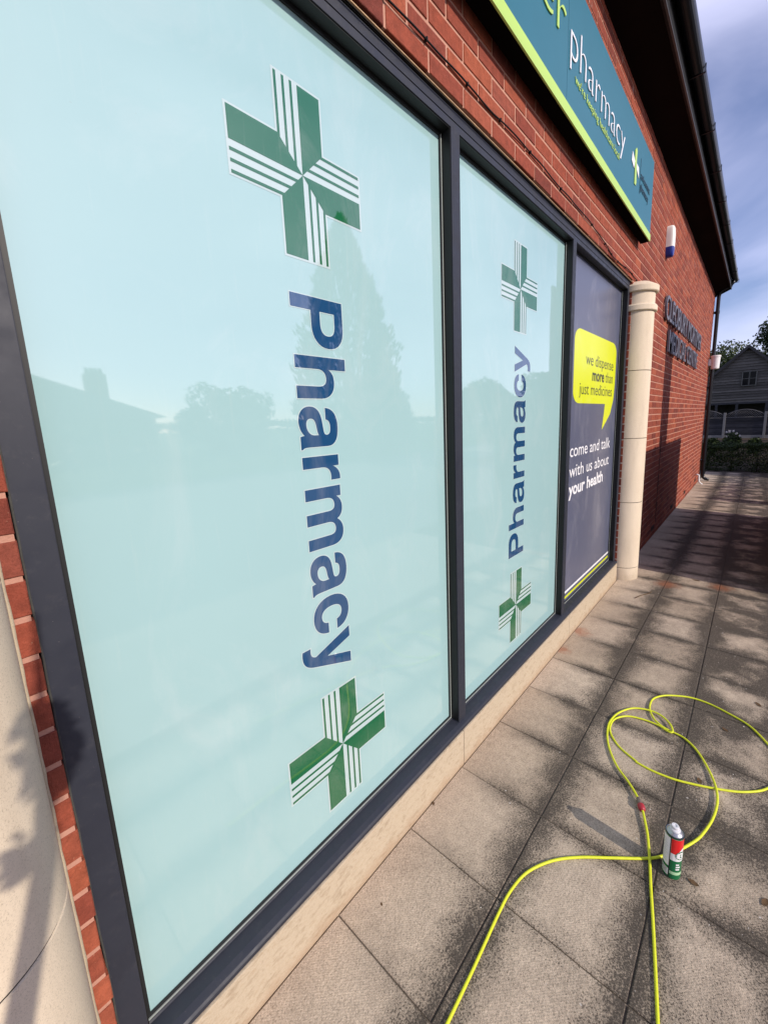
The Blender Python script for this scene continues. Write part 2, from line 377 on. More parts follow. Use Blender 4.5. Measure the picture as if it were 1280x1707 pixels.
# ================================================================ GROUND
SX0, SS = 0.6702, 0.3948
YC = [-0.012, -0.4071, -0.8172, -1.222]
def mat_slab():
    m = Mat('textured_concrete_slab', rough=0.92, spec=0.2)
    xyz = m.N('ShaderNodeSeparateXYZ', {0: m.co()}); X, Y, Z = xyz.outputs
    c = m.mix(m.rnd(), (0.47, 0.388, 0.296), (0.60, 0.505, 0.398))
    c = m.mix(0.8, c, m.ramp(m.noise(5, 6, 0.6), [(0.25, (0.78, 0.74, 0.72)), (0.5, (0.95, 0.92, 0.9)), (0.75, (1.06, 1.02, 0.98))]), 'MULTIPLY')
    # distance to the joints
    u = m.math('DIVIDE', m.math('SUBTRACT', X, SX0), SS); fu = m.math('FRACT', u); du = m.math('MULTIPLY', m.math('MINIMUM', fu, m.math('SUBTRACT', 1.0, fu)), SS)
    d2 = m.math('ABSOLUTE', m.math('SUBTRACT', Y, YC[1])); d3 = m.math('ABSOLUTE', m.math('SUBTRACT', Y, YC[2])); d4 = m.math('ABSOLUTE', m.math('SUBTRACT', Y, YC[3]))
    dv = m.math('MINIMUM', m.math('MINIMUM', d2, d3), d4)
    wob = m.math('MULTIPLY', m.math('SUBTRACT', m.noise(7, 6, 0.65), 0.5), 0.16)
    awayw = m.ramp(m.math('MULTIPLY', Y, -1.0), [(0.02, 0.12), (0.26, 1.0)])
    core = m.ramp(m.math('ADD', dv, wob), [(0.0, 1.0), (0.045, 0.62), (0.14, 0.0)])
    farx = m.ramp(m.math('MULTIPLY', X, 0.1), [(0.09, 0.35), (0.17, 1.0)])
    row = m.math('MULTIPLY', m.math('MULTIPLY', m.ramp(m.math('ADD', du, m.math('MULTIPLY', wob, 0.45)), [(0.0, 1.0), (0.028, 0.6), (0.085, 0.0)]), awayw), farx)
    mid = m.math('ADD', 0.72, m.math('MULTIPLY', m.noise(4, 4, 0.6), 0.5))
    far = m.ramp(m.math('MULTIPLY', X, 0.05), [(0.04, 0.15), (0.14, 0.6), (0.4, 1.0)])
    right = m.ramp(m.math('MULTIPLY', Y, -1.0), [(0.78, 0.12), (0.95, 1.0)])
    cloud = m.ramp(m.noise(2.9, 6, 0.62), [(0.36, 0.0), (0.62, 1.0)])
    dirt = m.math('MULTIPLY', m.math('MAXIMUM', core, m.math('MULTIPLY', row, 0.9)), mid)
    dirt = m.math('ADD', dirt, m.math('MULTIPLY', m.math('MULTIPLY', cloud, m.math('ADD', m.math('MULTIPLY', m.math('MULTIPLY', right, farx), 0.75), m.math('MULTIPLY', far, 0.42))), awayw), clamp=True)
    # grain: coarse exposed aggregate, lichen dots where it is dirty
    g1 = m.noise(150, 4, 0.75); c = m.mix(0.75, c, m.ramp(g1, [(0.30, 0.40), (0.52, 1.0), (0.8, 1.35)]), 'MULTIPLY')
    blot = m.noise(28, 5, 0.7); c = m.mix(0.5, c, m.ramp(blot, [(0.3, 0.68), (0.6, 1.08)]), 'MULTIPLY')
    dots = m.noise(175, 4, 0.66); thr = m.math('SUBTRACT', 0.70, m.math('MULTIPLY', m.math('ADD', dirt, m.math('MULTIPLY', awayw, 0.30)), 0.22))
    dm = m.math('MULTIPLY', m.math('SUBTRACT', dots, thr), 18.0, clamp=True)
    c = m.mix(m.math('MULTIPLY', dm, 0.82), c, (0.055, 0.044, 0.036))
    fine = m.ramp(m.noise(330, 3, 0.7), [(0.58, 0.0), (0.68, 1.0)])
    c = m.mix(m.math('MULTIPLY', fine, 0.55), c, (0.10, 0.075, 0.055))
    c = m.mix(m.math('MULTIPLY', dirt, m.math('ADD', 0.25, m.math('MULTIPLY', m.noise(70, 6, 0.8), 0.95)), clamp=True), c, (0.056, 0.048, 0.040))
    # white chalky chips and rust
    wh = m.ramp(m.noise(62, 2, 0.5), [(0.735, 0.0), (0.75, 1.0)]); c = m.mix(m.math('MULTIPLY', wh, m.math('MULTIPLY', m.math('ADD', dirt, 0.25), 0.9)), c, (0.62, 0.58, 0.54))
    for (rx, ry, rr) in ((3.12, -0.05, 0.09), (2.78, -0.03, 0.07), (4.55, -0.42, 0.13), (4.75, -0.83, 0.12)):
        dx = m.math('SUBTRACT', X, rx); dy = m.math('SUBTRACT', Y, ry)
        dd = m.math('SQRT', m.math('ADD', m.math('MULTIPLY', dx, dx), m.math('MULTIPLY', dy, dy)))
        k = m.ramp(m.math('ADD', dd, m.math('MULTIPLY', m.math('SUBTRACT', m.noise(18, 4), 0.5), 0.16)), [(rr * 0.2, 1.0), (rr, 0.0)])
        c = m.mix(m.math('MULTIPLY', k, 0.6), c, (0.30, 0.105, 0.05))
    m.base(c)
    # moulded dimple texture
    dim = m.N('ShaderNodeTexVoronoi', {'Vector': m.mapped((1, 1, 0.01), (0, 0, 0.785)), 'Scale': 165, 'Randomness': 0.12}).outputs['Distance']
    h = m.math('ADD', m.math('MULTIPLY', dim, -0.30), m.math('MULTIPLY', m.noise(120, 5, 0.75), 1.2))
    m.bump(h, 0.7, 0.004); return m.m
SLAB = mat_slab()
def slabs():
    b = MB(); g = 0.0022; bv = 0.0030
    rows = range(-6, 34)
    for i in rows:
        for j in range(3):
            x0, x1 = SX0 + i * SS + g * random.uniform(.6, 1.3), SX0 + (i + 1) * SS - g * random.uniform(.6, 1.3)
            y1, y0 = YC[j] - g, YC[j + 1] + g
            if j == 0: y1 = YC[0] - 0.002
            if x0 > 4.3 and j == 0: y1 = 0.0
            n = 6; tz = random.uniform(-0.0015, 0.0015); tx = random.uniform(-.004, .004); ty = random.uniform(-.004, .004)
            zf = lambda x, y: tz + tx * (x - x0 - SS / 2) + ty * (y - (y0 + y1) / 2)
            P = [(x0, y0), (x1, y0), (x1, y1), (x0, y1)]; Q = [(x0 + bv, y0 + bv), (x1 - bv, y0 + bv), (x1 - bv, y1 - bv), (x0 + bv, y1 - bv)]
            vs = [(x, y, -0.03) for x, y in P] + [(x, y, zf(x, y) - bv * 0.8) for x, y in P] + [(x, y, zf(x, y)) for x, y in Q]
            fs = [(8, 9, 10, 11)] + [(k, (k + 1) % 4, 4 + (k + 1) % 4, 4 + k) for k in range(4)] + [(4 + k, 4 + (k + 1) % 4, 8 + (k + 1) % 4, 8 + k) for k in range(4)]
            b.add(vs, fs)
    return b.build('pavement', SLAB, fix=False)
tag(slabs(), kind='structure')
def mat_soil():
    m = Mat('soil', rough=1, spec=0.1); m.base(m.mix(m.noise(30, 6, 0.7), (0.030, 0.022, 0.016), (0.09, 0.07, 0.052))); m.bump(m.noise(60, 6, .7), 0.8, 0.01); return m.m
SOIL = mat_soil()
b = MB(); b.quad((-3, -1.30, -0.0055), (14.4, -1.30, -0.0055), (14.4, 0.3, -0.0055), (-3, 0.3, -0.0055))
tag(b.build('joint_bedding', flat('dark_jointing_sand', (0.10, 0.08, 0.062), 1.0, var=0.6, scale=50, bump=0.6), fix=False), kind='structure')
def mat_grass():
    m = Mat('rough_grass', rough=1, spec=0.1); m.base(m.ramp(m.noise(1.6, 8, 0.7), [(0.3, (0.035, 0.055, 0.015)), (0.55, (0.06, 0.085, 0.025)), (0.75, (0.10, 0.10, 0.04))])); m.bump(m.noise(30, 6, .7), 1, 0.03); return m.m
b = MB(); b.quad((-600, -600, -0.05), (600, -600, -0.05), (600, 600, -0.05), (-600, 600, -0.05))
tag(b.build('ground', mat_grass(), fix=False), kind='structure')
def mat_asphalt():
    m = Mat('asphalt', rough=0.9, spec=0.3); c = m.mix(m.noise(1.2, 6, .6), (0.15, 0.145, 0.14), (0.22, 0.212, 0.20)); c = m.mix(0.5, c, m.ramp(m.noise(200, 3, .7), [(0.3, 0.5), (0.7, 1.0)]), 'MULTIPLY'); m.base(c); m.bump(m.noise(150, 4, .7), .5, .004); return m.m
b = MB(); b.quad((-25, -13.5, -0.046), (40, -13.5, -0.046), (40, -2.9, -0.046), (-25, -2.9, -0.046))
tag(b.build('car_park', mat_asphalt(), fix=False), kind='structure')
b = MB()
for i in range(9):
    x = 12.5 + i * 2.6; b.quad((x, -12.6, -0.041), (x + 0.1, -12.6, -0.041), (x + 0.1, -8.2, -0.041), (x, -8.2, -0.041))
tag(b.build('parking_bay_lines', flat('white_road_paint', (0.75, 0.75, 0.72), 0.8), fix=False), kind='structure')
b = MB(); b.quad((14.3, -8, -0.043), (34, -8, -0.043), (34, 10, -0.043), (14.3, 10, -0.043))
tag(b.build('flower_bed_soil', SOIL, fix=False), kind='structure')
b = MB(); b.quad((-25, -2.9, -0.040), (4.75, -2.9, -0.040), (4.75, -1.225, -0.040), (-25, -1.225, -0.040))
tag(b.build('concrete_apron', flat('brushed_concrete', (0.30, 0.26, 0.21), .95, var=.25, scale=3, bump=.4), fix=False), kind='structure')
b = MB(); b.quad((4.75, -2.9, -0.044), (14.3, -2.9, -0.044), (14.3, -1.23, -0.044), (4.75, -1.23, -0.044))
tag(b.build('border_soil', SOIL, fix=False), kind='structure')

# ================================================================ BUILDING
bld = empty('medical_building', (6, 0, 0))
tag(bld, 'single storey red brick medical building with pharmacy windows and black eaves', 'building')
COURSE, ZJ = 0.0757, 1.0477
OX0, OX1, OZ = 0.068, 4.41, 2.8645
WX0, WX1, WTOP = -2.6, 12.2, 4.262
def brickwall():
    b = MB(); m = 0.0060
    k = -14
    while True:
        z0, z1 = ZJ + k * COURSE, ZJ + (k + 1) * COURSE
        k += 1
        if z0 > WTOP: break
        if z1 < 0.01: continue
        z0 = max(z0 + m, 0.0); z1 = min(z1 - m, WTOP)
        if z1 - z0 < 0.006: continue
        x = WX0 - (0.1125 if k % 2 else 0) - 0.007
        while x < WX1:
            a, c = x + m, x + 0.225 - m; x += 0.225
            a = max(a, WX0); c = min(c, WX1)
            segs = [(a, c)]
            if z0 < OZ - 0.02:
                segs = []
                if a < OX0 - 0.012: segs.append((a, min(c, OX0)))
                if c > OX1 + 0.012: segs.append((max(a, OX1), c))
            for (a2, c2) in segs:
                if c2 - a2 < 0.01: continue
                j = random.uniform(-0.0012, 0.0012); e = 0.0018
                jx = random.uniform(-.001, .001); jz = random.uniform(-.0008, .0008)
                A, B2, z0j, z1j = a2 + (jx if a2 not in (OX1,) else 0), c2 + jx * (0 if c2 == OX0 else 1), z0 + jz, z1 + jz
                if c2 == OX0: B2 = OX0 + random.uniform(-.002, .002)
                back = 0.10 if (a2 == OX1 or c2 == OX0 or z0 < OZ + 0.03) else 0.02
                if c2 == WX1: back = 0.10
                P = [(A, z0j), (B2, z0j), (B2, z1j), (A, z1j)]; Q = [(A + e, z0j + e), (B2 - e, z0j + e), (B2 - e, z1j - e), (A + e, z1j - e)]
                vs = [(x_, back, z_) for x_, z_ in P] + [(x_, j + e, z_) for x_, z_ in P] + [(x_, j, z_) for x_, z_ in Q]
                fs = [(8, 9, 10, 11)] + [(q, (q + 1) % 4, 4 + (q + 1) % 4, 4 + q) for q in range(4)] + [(4 + q, 4 + (q + 1) % 4, 8 + (q + 1) % 4, 8 + q) for q in range(4)]
                b.add(vs, fs)
    return b
wall = brickwall().build('wall', BRICK, bld, fix=True)
b = MB()   # mortar bed behind the brick faces, and the body of the building
b.box(WX0, OX0 - 0.003, 0.0035, 0.11, 0, WTOP); b.box(OX1 + 0.003, WX1 - 0.006, 0.0035, 0.11, 0, WTOP); b.box(OX0 - 0.006, OX1 + 0.006, 0.0035, 0.11, OZ + 0.006, WTOP)
b.build('mortar_joints', MORTAR, bld, fix=False)
b = MB(); b.box(WX0, WX1 - 0.01, 0.35, 7.0, 0, WTOP - .01); b.box(WX0, OX0 - .02, .112, .35, 0, WTOP - .01); b.box(OX1 + .02, WX1 - .01, .112, .35, 0, WTOP - .01)
b.box(OX0 - .02, OX1 + .02, .112, .35, OZ + .02, WTOP - .01)
b.build('inner_wall', BRICK, bld, fix=False)
b = MB(); b.box(OX0 - .02, OX1 + .02, 0.012, 0.10, OZ - 0.010, OZ - 0.002); b.box(OX0, OX1, 0.016, 0.020, 2.852, OZ - 0.010)
b.build('steel_lintel', BLACK, bld)
b = MB(); b.box(OX0 - 0.01, OX1, 0.002, 0.0075, OZ - 0.0135, OZ - 0.0105)
b.build('lintel_edge', flat('weathered_lintel_edge', (0.42, 0.27, 0.14), 0.6, var=0.5, scale=50), bld)
# plinth stones
for a, c in ((0.069, 1.486), (1.489, 2.985), (2.988, 4.385)):
    b = MB(); b.box(a, c, -0.011, 0.14, -0.02, 0.179); b.build('plinth_stone', PLINTH, bld, bevel=0.004)
# window frame : anthracite, flush front at y=.02, glass at y=.07
FY, GY = 0.02, 0.07
wf = MB()
def rail(x0, x1, z0, z1, y0=FY): return MB().box(x0, x1, y0, 0.115, z0, z1)
XM = [(0.070, 0.122), (1.491, 1.551), (2.887, 2.947), (4.35, 4.408)]
b = MB(); b.box(0.070, 4.408, FY, 0.115, 2.785, 2.811); b.box(0.070, 4.408, FY + .004, 0.115, 2.811, 2.815); b.box(0.070, 4.408, FY, 0.115, 2.815, 2.850)
frm = b.build('window_frame', ALU, bld, bevel=0.0015)
b = MB(); b.prism([(0.115, 0.176), (0.115, 0.213), (0.062, 0.213), (0.059, 0.208), (0.020, 0.204), (0.002, 0.197), (-0.003, 0.191), (-0.003, 0.176)], 0.070, 4.408)
b.build('sill_rail', ALU, frm)
for i, (a, c) in enumerate(XM):
    b = MB(); b.box(a, c, FY - (0.0015 if 0 < i < 3 else 0.001), 0.113, 0.203, 2.784); b.build('mullion' if 0 < i < 3 else 'jamb', ALU, frm, bevel=0.0015)
    if i == 2: pass
b = MB()
for i in range(3):
    x0, x1 = XM[i][1], XM[i + 1][0]
    g = 0.014
    for (p, q, r, s_) in ((x0, x1, 0.2135, 0.2135 + g), (x0, x1, 2.784 - g, 2.784), (x0, x0 + g, .2135 + g, 2.784 - g), (x1 - g, x1, .2135 + g, 2.784 - g)):
        b.box(p, q, 0.0635, 0.0695, r, s_)
b.build('gasket', RUBBER, frm)
b = MB()
for i in range(3):
    x0, x1 = XM[i][1] + .006, XM[i + 1][0] - .0045; z0, z1 = .2165, 2.780; g = 0.0045
    for (p, q, r, s_) in ((x0, x1, z0, z0 + g), (x1 - g, x1, z0 + g, z1 - g)):
        b.box(p, q, 0.0610, 0.0636, r, s_)
b.build('glazing_spacer', SPACER, frm)
b = MB()
for i in range(3):
    x0, x1 = XM[i][1], XM[i + 1][0]
    b.box(x1 - .0025, x1 + .0005, FY + .004, 0.0695, .2145, 2.7835); b.box(x0 - .0005, x0 + .0025, FY + .004, 0.0695, .2145, 2.7835); b.box(x0 + .0025, x1 - .0025, FY + .004, 0.0695, 2.7815, 2.7855)
b.build('frame_inner_strip', flat('black_inner_strip', (0.004, 0.0045, 0.005), 0.5), frm)  # black strips covering the inner sides and head of each opening
# mastic seal between brick and left jamb
b = MB(); pts = []
for i in range(80): pts.append((0.0705 + random.uniform(-.0008, .0008), 0.020, 0.17 + i * 0.034))
b.tube(pts, 0.0022, 6); b.build('mastic_seal', SEAL, frm)
# panes
panes = []
for i in range(3):
    x0, x1 = XM[i][1] - .003, XM[i + 1][0] + .003
    b = MB(); b.box(x0, x1, GY, GY + 0.02, 0.2125, 2.786)
    panes.append(b.build('window_pane', FILM if i < 2 else NAVY, bld))
panes[0]['label'] = 'widest frosted aqua pane with large downward lettering'; panes[1]['label'] = 'middle frosted aqua pane with upward lettering'; panes[2]['label'] = 'navy pane with lime speech bubble'
def G(x, z, k=1.0199): return (x * k, 1.6733 + (z - 1.6733) * k)
def cross(cx, cz, w, h, parent):
    hx, hz = w / 2, h / 2; ax, az = w * 0.1705, h * 0.169       # half arm widths
    yv = GY - 0.0012
    # white border: cross outline grown
    e = 0.006; O = [(-ax - e, hz + e), (ax + e, hz + e), (ax + e, az + e), (hx + e, az + e), (hx + e, -az - e), (ax + e, -az - e), (ax + e, -hz - e), (-ax - e, -hz - e), (-ax - e, -az - e), (-hx - e, -az - e), (-hx - e, az + e), (-ax - e, az + e)]
    def poly(b, pts, y): b.add([(cx + px, y, cz + pz) for px, pz in pts], [tuple(range(len(pts)))])
    wb = MB(); poly(wb, O, GY - 0.0006)
    o = wb.build('cross_backing', V_WHITE, parent)
    b = MB()
    st, gp = 0.105, 0.2283
    def put(pts, r):
        for _ in range(r):      # rotate clockwise by quarter turns in the normalised square
            pts = [(q, -p) for p, q in pts]
        poly(b, [(p * (hx if abs(p) > 0.999 else 1), q) if False else (p, q) for p, q in pts], yv)
    # work in a space where arm half width =1 and arm length =T
    T = hx / ax
    def P(p, q): return (p * ax, q * az * (hz / az) / T) if False else (p * ax, q * (hz / T))
    quads = []
    for r in range(4):
        shapes = [[(0, 0), (1, 1), (1, T), (0, T)]]          # solid half of the upper arm (right half)
        for k in range(3):                                    # stripes on the left half
            l = -1 + k * (st + gp); rr = l + st
            shapes.append([(l, -l), (rr, -rr), (rr, T), (l, T)])
        for sh in shapes:
            for _ in range(r): sh = [(q, -p) for p, q in sh]
            quads.append(sh)
    # arms: top: stripes left solid right; right: stripes top solid bottom; bottom: stripes right? (rotational symmetry)
    for sh in quads: poly(b, [P(p, q) for p, q in sh], yv)
    b.build('green_cross', V_GREEN, parent)
for (cx, cz, pn) in ((0.789, 2.362, 0), (0.790, 0.560, 0), (2.187, 2.350, 1), (2.178, 0.557, 1)):
    gx, gz = G(cx, cz); cross(gx, gz, 0.430 * 1.02, 0.436 * 1.02, panes[pn])
a0, b0 = G(0.713, 0.852), G(0.903, 2.046)
grotesque_obj('lettering_outline', 'Pharmacy', a0[0], b0[0], a0[1], b0[1], GY - .0006, V_WHITE, panes[0], 1, .012)
grotesque_obj('lettering', 'Pharmacy', a0[0], b0[0], a0[1], b0[1], GY - .0012, V_BLUE, panes[0], 1)
a0, b0 = G(2.075, 0.875), G(2.268, 2.055)
grotesque_obj('lettering_outline', 'Pharmacy', a0[0], b0[0], a0[1], b0[1], GY - .0006, V_WHITE, panes[1], 2, .008)
grotesque_obj('lettering', 'Pharmacy', a0[0], b0[0], a0[1], b0[1], GY - .0012, V_BLUE, panes[1], 2)
# speech bubble
def bubble():
    x0, x1 = 3.065 * 1.02, 4.185 * 1.02; z0, z1 = G(0, 1.765)[1], G(0, 2.290)[1]
    pts = []
    def arc(cx, cz, rx, rz, a, c, n=8):
        for i in range(n + 1):
            t = R(a + (c - a) * i / n); pts.append((cx + rx * math.cos(t), cz + rz * math.sin(t)))
    r = 0.13; rz = 0.085
    arc(x1 - r, z1 - rz, r, rz, 90, 0); 
    pts.append((x1 - 0.005, z0 + 0.18)); pts.append((x1 - 0.03, z0 + 0.04)); pts.append((x1 - 0.12, z0 - 0.09)); pts.append((3.83 * 1.02, G(0, 1.545)[1])); pts.append((3.875 * 1.02, z0 - 0.07)); pts.append((3.89 * 1.02, z0))
    arc(x0 + r, z0 + rz, r, rz, 270, 180); arc(x0 + r, z1 - rz, r, rz, 180, 90)
    pts.reverse()
    b = MB(); b.add([(x, GY - .0008, z) for x, z in pts], [tuple(range(len(pts)))])
    return b.build('speech_bubble', V_LIME, panes[2])
bubble()
def ptext(t, x0, x1, zb, capz, mt, off, nm='lettering'):
    a, c = G(x0, zb), G(x1, zb + capz); return text_obj(nm, t, a[0], c[0], a[1], c[1], GY - .0016, mt, panes[2], offset=off)
ptext('we dispense', 3.33, 4.10, 2.055, 0.092, V_DARK, -0.004)
ptext('more', 3.50, 3.83, 1.945, 0.092, V_DARK, 0.026); ptext('than', 3.87, 4.10, 1.945, 0.092, V_DARK, -0.004)
ptext('just medicines', 3.20, 4.09, 1.832, 0.092, V_DARK, -0.004)
ptext('come and talk', 3.045, 4.115, 1.375, 0.100, V_PURE, 0.002)
ptext('with us about', 3.045, 4.10, 1.222, 0.100, V_PURE, 0.002)
ptext('your health', 3.045, 3.93, 1.085, 0.100, V_PURE, 0.026)
for zz, mt in ((0.326, V_PURE), (0.283, V_LIME)):
    b = MB(); z = G(0, zz)[1]; b.quad((2.95, GY - .0008, z - .0095), (4.347, GY - .0008, z - .0095), (4.347, GY - .0008, z + .0095), (2.95, GY - .0008, z + .0095)); b.build('pinstripe', mt, panes[2])
# columns (engaged half round, cast stone)
def column(cx):
    r = 0.161
    b = MB(); js = [-0.02, 0.128, 0.806, 1.437, 2.07, 2.62]
    prof = []
    for i, z in enumerate(js):
        if i == 0: prof += [(r, z)]
        elif i == len(js) - 1: prof += [(r - .004, z)]
        else: prof += [(r, z - .004), (r - .004, z - .002), (r - .004, z + .002), (r, z + .004)]
    b.lathe(prof, cx, 0.0, 56)
    o = b.build('stone_column', CAST, bld, fix=False)
    c = MB()
    c.lathe([(r - .006, 2.60), (r + .013, 2.600), (r + .018, 2.606), (r + .018, 2.645), (r + .010, 2.656), (r - .004, 2.660)], cx, 0, 56); c.build('lower_ring', CAST, o, fix=False)
    c = MB(); c.lathe([(r - .004, 2.655), (r - .004, 2.77)], cx, 0, 56); c.build('neck', CAST, o, fix=False)
    c = MB(); c.lathe([(r - .006, 2.765), (r + .016, 2.765), (r + .022, 2.772), (r + .022, 2.815), (r + .016, 2.822), (r - .02, 2.845), (r - .05, 2.862), (0.001, 2.872)], cx, 0, 56); c.build('capital_ring', CAST, o, fix=False)
    for i in (1, 2, 3, 4):
        m = MB(); m.lathe([(r - .0045, js[i] - .0035), (r - .0030, js[i] - .0022), (r - .0030, js[i] + .0022), (r - .0045, js[i] + .0035)], cx, 0, 56); m.build('column_joint', BLACK, o, fix=False)
column(4.572); column(-0.124)
b = MB()
b.tube([(0.0375 + random.uniform(-.0010, .0010), -0.0005, i * .03) for i in range(96)], [0.0042 + random.uniform(-.0008, .0008) for i in range(96)], 6)
b.build('mortar_fillet', mat_stone('fillet_mortar', (0.36, 0.30, 0.21), (0.50, 0.42, 0.30)), bld)
# eaves
SX1 = 12.30
b = MB(); b.prism([(0.02, 4.262), (0.02, 4.30), (-0.245, 4.375), (-0.245, 4.337)], WX0 - .2, SX1); b.build('soffit', BROWNSOF, bld)
b = MB(); b.box(WX0 - .2, SX1 + .012, -0.268, -0.245, 4.330, 4.52); fas = b.build('fascia', BLACK, bld, bevel=0.002)
b = MB(); b.box(WX0 - .2, SX1 + .012, -0.275, -0.262, 4.326, 4.340); b.build('fascia_edge', flat('fascia_edge_highlight', (0.06, 0.06, 0.06), 0.35), fas)  # paler strip paints the light caught along the fascia's lower edge
b = MB(); n = 12; ri, ro = 0.052, 0.056; gy, gz = -0.326, 4.518
prof = [(gy + ro * math.cos(R(180 + 180 * i / n)), gz + ro * math.sin(R(180 + 180 * i / n))) for i in range(n + 1)] + [(gy + ri * math.cos(R(360 - 180 * i / n)), gz + ri * math.sin(R(360 - 180 * i / n))) for i in range(n + 1)]
b.prism(prof, WX0 - .2, 12.33, smooth=False); gut = b.build('gutter', GUTTER, bld)
for i in range(16):
    b = MB(); x = 12.33 - i * 0.95; b.box(x - .012, x, gy - ro - .004, gy + ro, gz - ro - .006, gz - ro); b.box(x - .012, x, gy - ro - .006, gy - ro - .001, gz - ro, gz + .006); b.build('gutter_bracket', GUTTER, gut)
b = MB(); b.prism([(-0.33, 4.545), (-0.33, 4.575), (3.5, 6.2), (7.3, 4.575), (7.3, 4.545), (3.5, 6.16)], WX0 - .2, SX1 + .03); b.build('roof', flat('dark_roof_tiles', (0.05, 0.04, 0.04), 0.8, var=.3, scale=20), bld)
b = MB(); b.prism([(0.0, 4.2), (0.0, 4.40), (3.5, 6.1), (7.0, 4.4), (7.0, 4.2)], SX1 - .12, SX1 - .10); b.build('gable_wall', BRICK, bld)
b = MB(); b.prism([(-0.30, 4.47), (-0.262, 4.34), (0.01, 4.225), (0.03, 4.30), (0.03, 4.45)], SX1 + .014, SX1 + .05); b.build('eaves_end_board', BLACK, bld)
# downpipe
px, py = 12.12, -0.070
b = MB(); b.tube([(px, -0.30, 4.47), (px, -0.295, 4.42), (px, -0.25, 4.37), (px, -0.13, 4.30), (px, -0.085, 4.26), (px, py, 4.18), (px, py, 3.0), (px, py, 0.16), (px, py - .01, 0.10), (px, py - .06, 0.055), (px, py - .13, 0.045)], 0.036, 14)
dp = b.build('downpipe', GUTTER, bld)
for z in (0.5, 2.2, 3.85):
    b = MB(); b.lathe([(0.038, z - .03), (0.043, z - .03), (0.043, z + .03), (0.038, z + .03)], px, py, 16); b.box(px - .055, px + .055, -0.035, 0.0, z - .018, z + .018); b.build('pipe_clip', GUTTER, dp)
# air bricks and movement joint
for x in (6.31, 7.936, 9.535, 11.3):
    b = MB(); b.box(x - .105, x + .105, -0.004, 0.004, 0.088, 0.152)
    for i in range(7): b.box(x - .09 + i * .027, x - .075 + i * .027, -0.0055, -0.004, 0.098, 0.142)
    b.build('air_brick', flat('air_brick_terracotta', (0.045, 0.02, 0.015), 0.8, var=.4, scale=60), bld)
b = MB(); b.box(6.482, 6.494, -0.0035, 0.006, 0.15, 1.36); b.build('movement_joint', BLACK, bld)

# ================================================================ FASCIA SIGN
sg = empty('fascia_sign', (2.3, 0, 3.5)); tag(sg, 'long teal pharmacy sign box with lime bottom strip above the windows', 'sign')
sx0, sx1, sz0, sz1, sy = -2.2, 4.53, 3.195, 3.83, -0.09
b = MB(); b.box(sx0, sx1, sy + .004, -0.02, sz0, sz1); b.build('sign_tray', S_BACK, sg)
for xa, xb in ((sx0, 2.388), (2.391, sx1)):
    b = MB(); b.box(xa, xb, sy, sy + .004, sz0 + .058, sz1); b.build('sign_panel', TEAL, sg)
b = MB(); b.box(sx0, sx1 + .002, sy - .004, sy + .004, sz0, sz0 + .056); b.build('lime_strip', S_LIME, sg)
ys = sy - 0.0015
text_obj('green_lettering', 'er', 2.035, 2.345, 3.480, 3.690, ys, S_LIME, sg, offset=-0.014, depth=0.004)
text_obj('white_lettering', 'pharmacy', 2.415, 3.52, 3.466, 3.655, ys, S_WHITE, sg, offset=-0.020, depth=0.004)
text_obj('tagline', "we're keeping healthcare local", 2.50, 3.40, 3.392, 3.437, ys, S_LIME, sg, offset=0.002, depth=0.002)
# plus emblem: lime vertical leaf-like bar, white arms
def blob(name, pts, mat, y):
    b = MB(); n = len(pts); b.add([(x, y, z) for x, z in pts] + [(x, y - .003, z) for x, z in pts], [tuple(range(n)), tuple(reversed(range(n, 2 * n)))] + [(i, (i + 1) % n, n + (i + 1) % n, n + i) for i in range(n)])
    return b.build(name, mat, sg)
ecx, ecz = 3.865, 3.540
blob('emblem_bar', [(ecx - .035, ecz + .095), (ecx + .005, ecz + .125), (ecx + .03, ecz + .115), (ecx + .022, ecz + .02), (ecx + .03, ecz - .02), (ecx + .045, ecz - .10), (ecx + .03, ecz - .125), (ecx - .015, ecz - .125), (ecx - .02, ecz - .03), (ecx - .03, ecz + .02)], S_LIME, ys)
blob('emblem_arm', [(ecx - .03, ecz + .02), (ecx - .11, ecz + .055), (ecx - .125, ecz - .01), (ecx - .05, ecz - .035)], S_WHITE, ys)
blob('emblem_arm', [(ecx + .03, ecz + .03), (ecx + .10, ecz + .025), (ecx + .115, ecz - .045), (ecx + .04, ecz - .01)], S_WHITE, ys)
b = MB(); b.box(4.035, 4.041, ys - .001, ys, 3.41, 3.66); b.build('emblem_divider', S_DARK, sg)
text_obj('partner_lettering', 'avicenna', 4.06, 4.40, 3.525, 3.585, ys, S_DARK, sg, offset=0.006, depth=0.002)
text_obj('partner_lettering', 'pharmacy', 4.06, 4.36, 3.445, 3.505, ys, S_DARK, sg, offset=0.006, depth=0.002)

# ================================================================ WALL LETTERS
# each line is one row of cut letters fixed on studs
for t, x0, x1, z0, z1, lab in (('CLEOBURY MORTIMER', 5.98, 9.85, 2.785, 3.075, 'upper row of raised grey capitals CLEOBURY MORTIMER on the brick wall'), ('MEDICAL CENTRE', 6.34, 9.48, 2.435, 2.715, 'lower row of raised grey capitals MEDICAL CENTRE on the brick wall')):
    ls = empty('letter_sign', ((x0 + x1) / 2, 0, z0)); tag(ls, lab, 'sign letters', 'raised sign letters on the wall')
    text_obj('cut_letter', t, x0, x1, z0, z1, -0.012, LETTER, ls, offset=0.002, depth=0.024, gap=0.004)
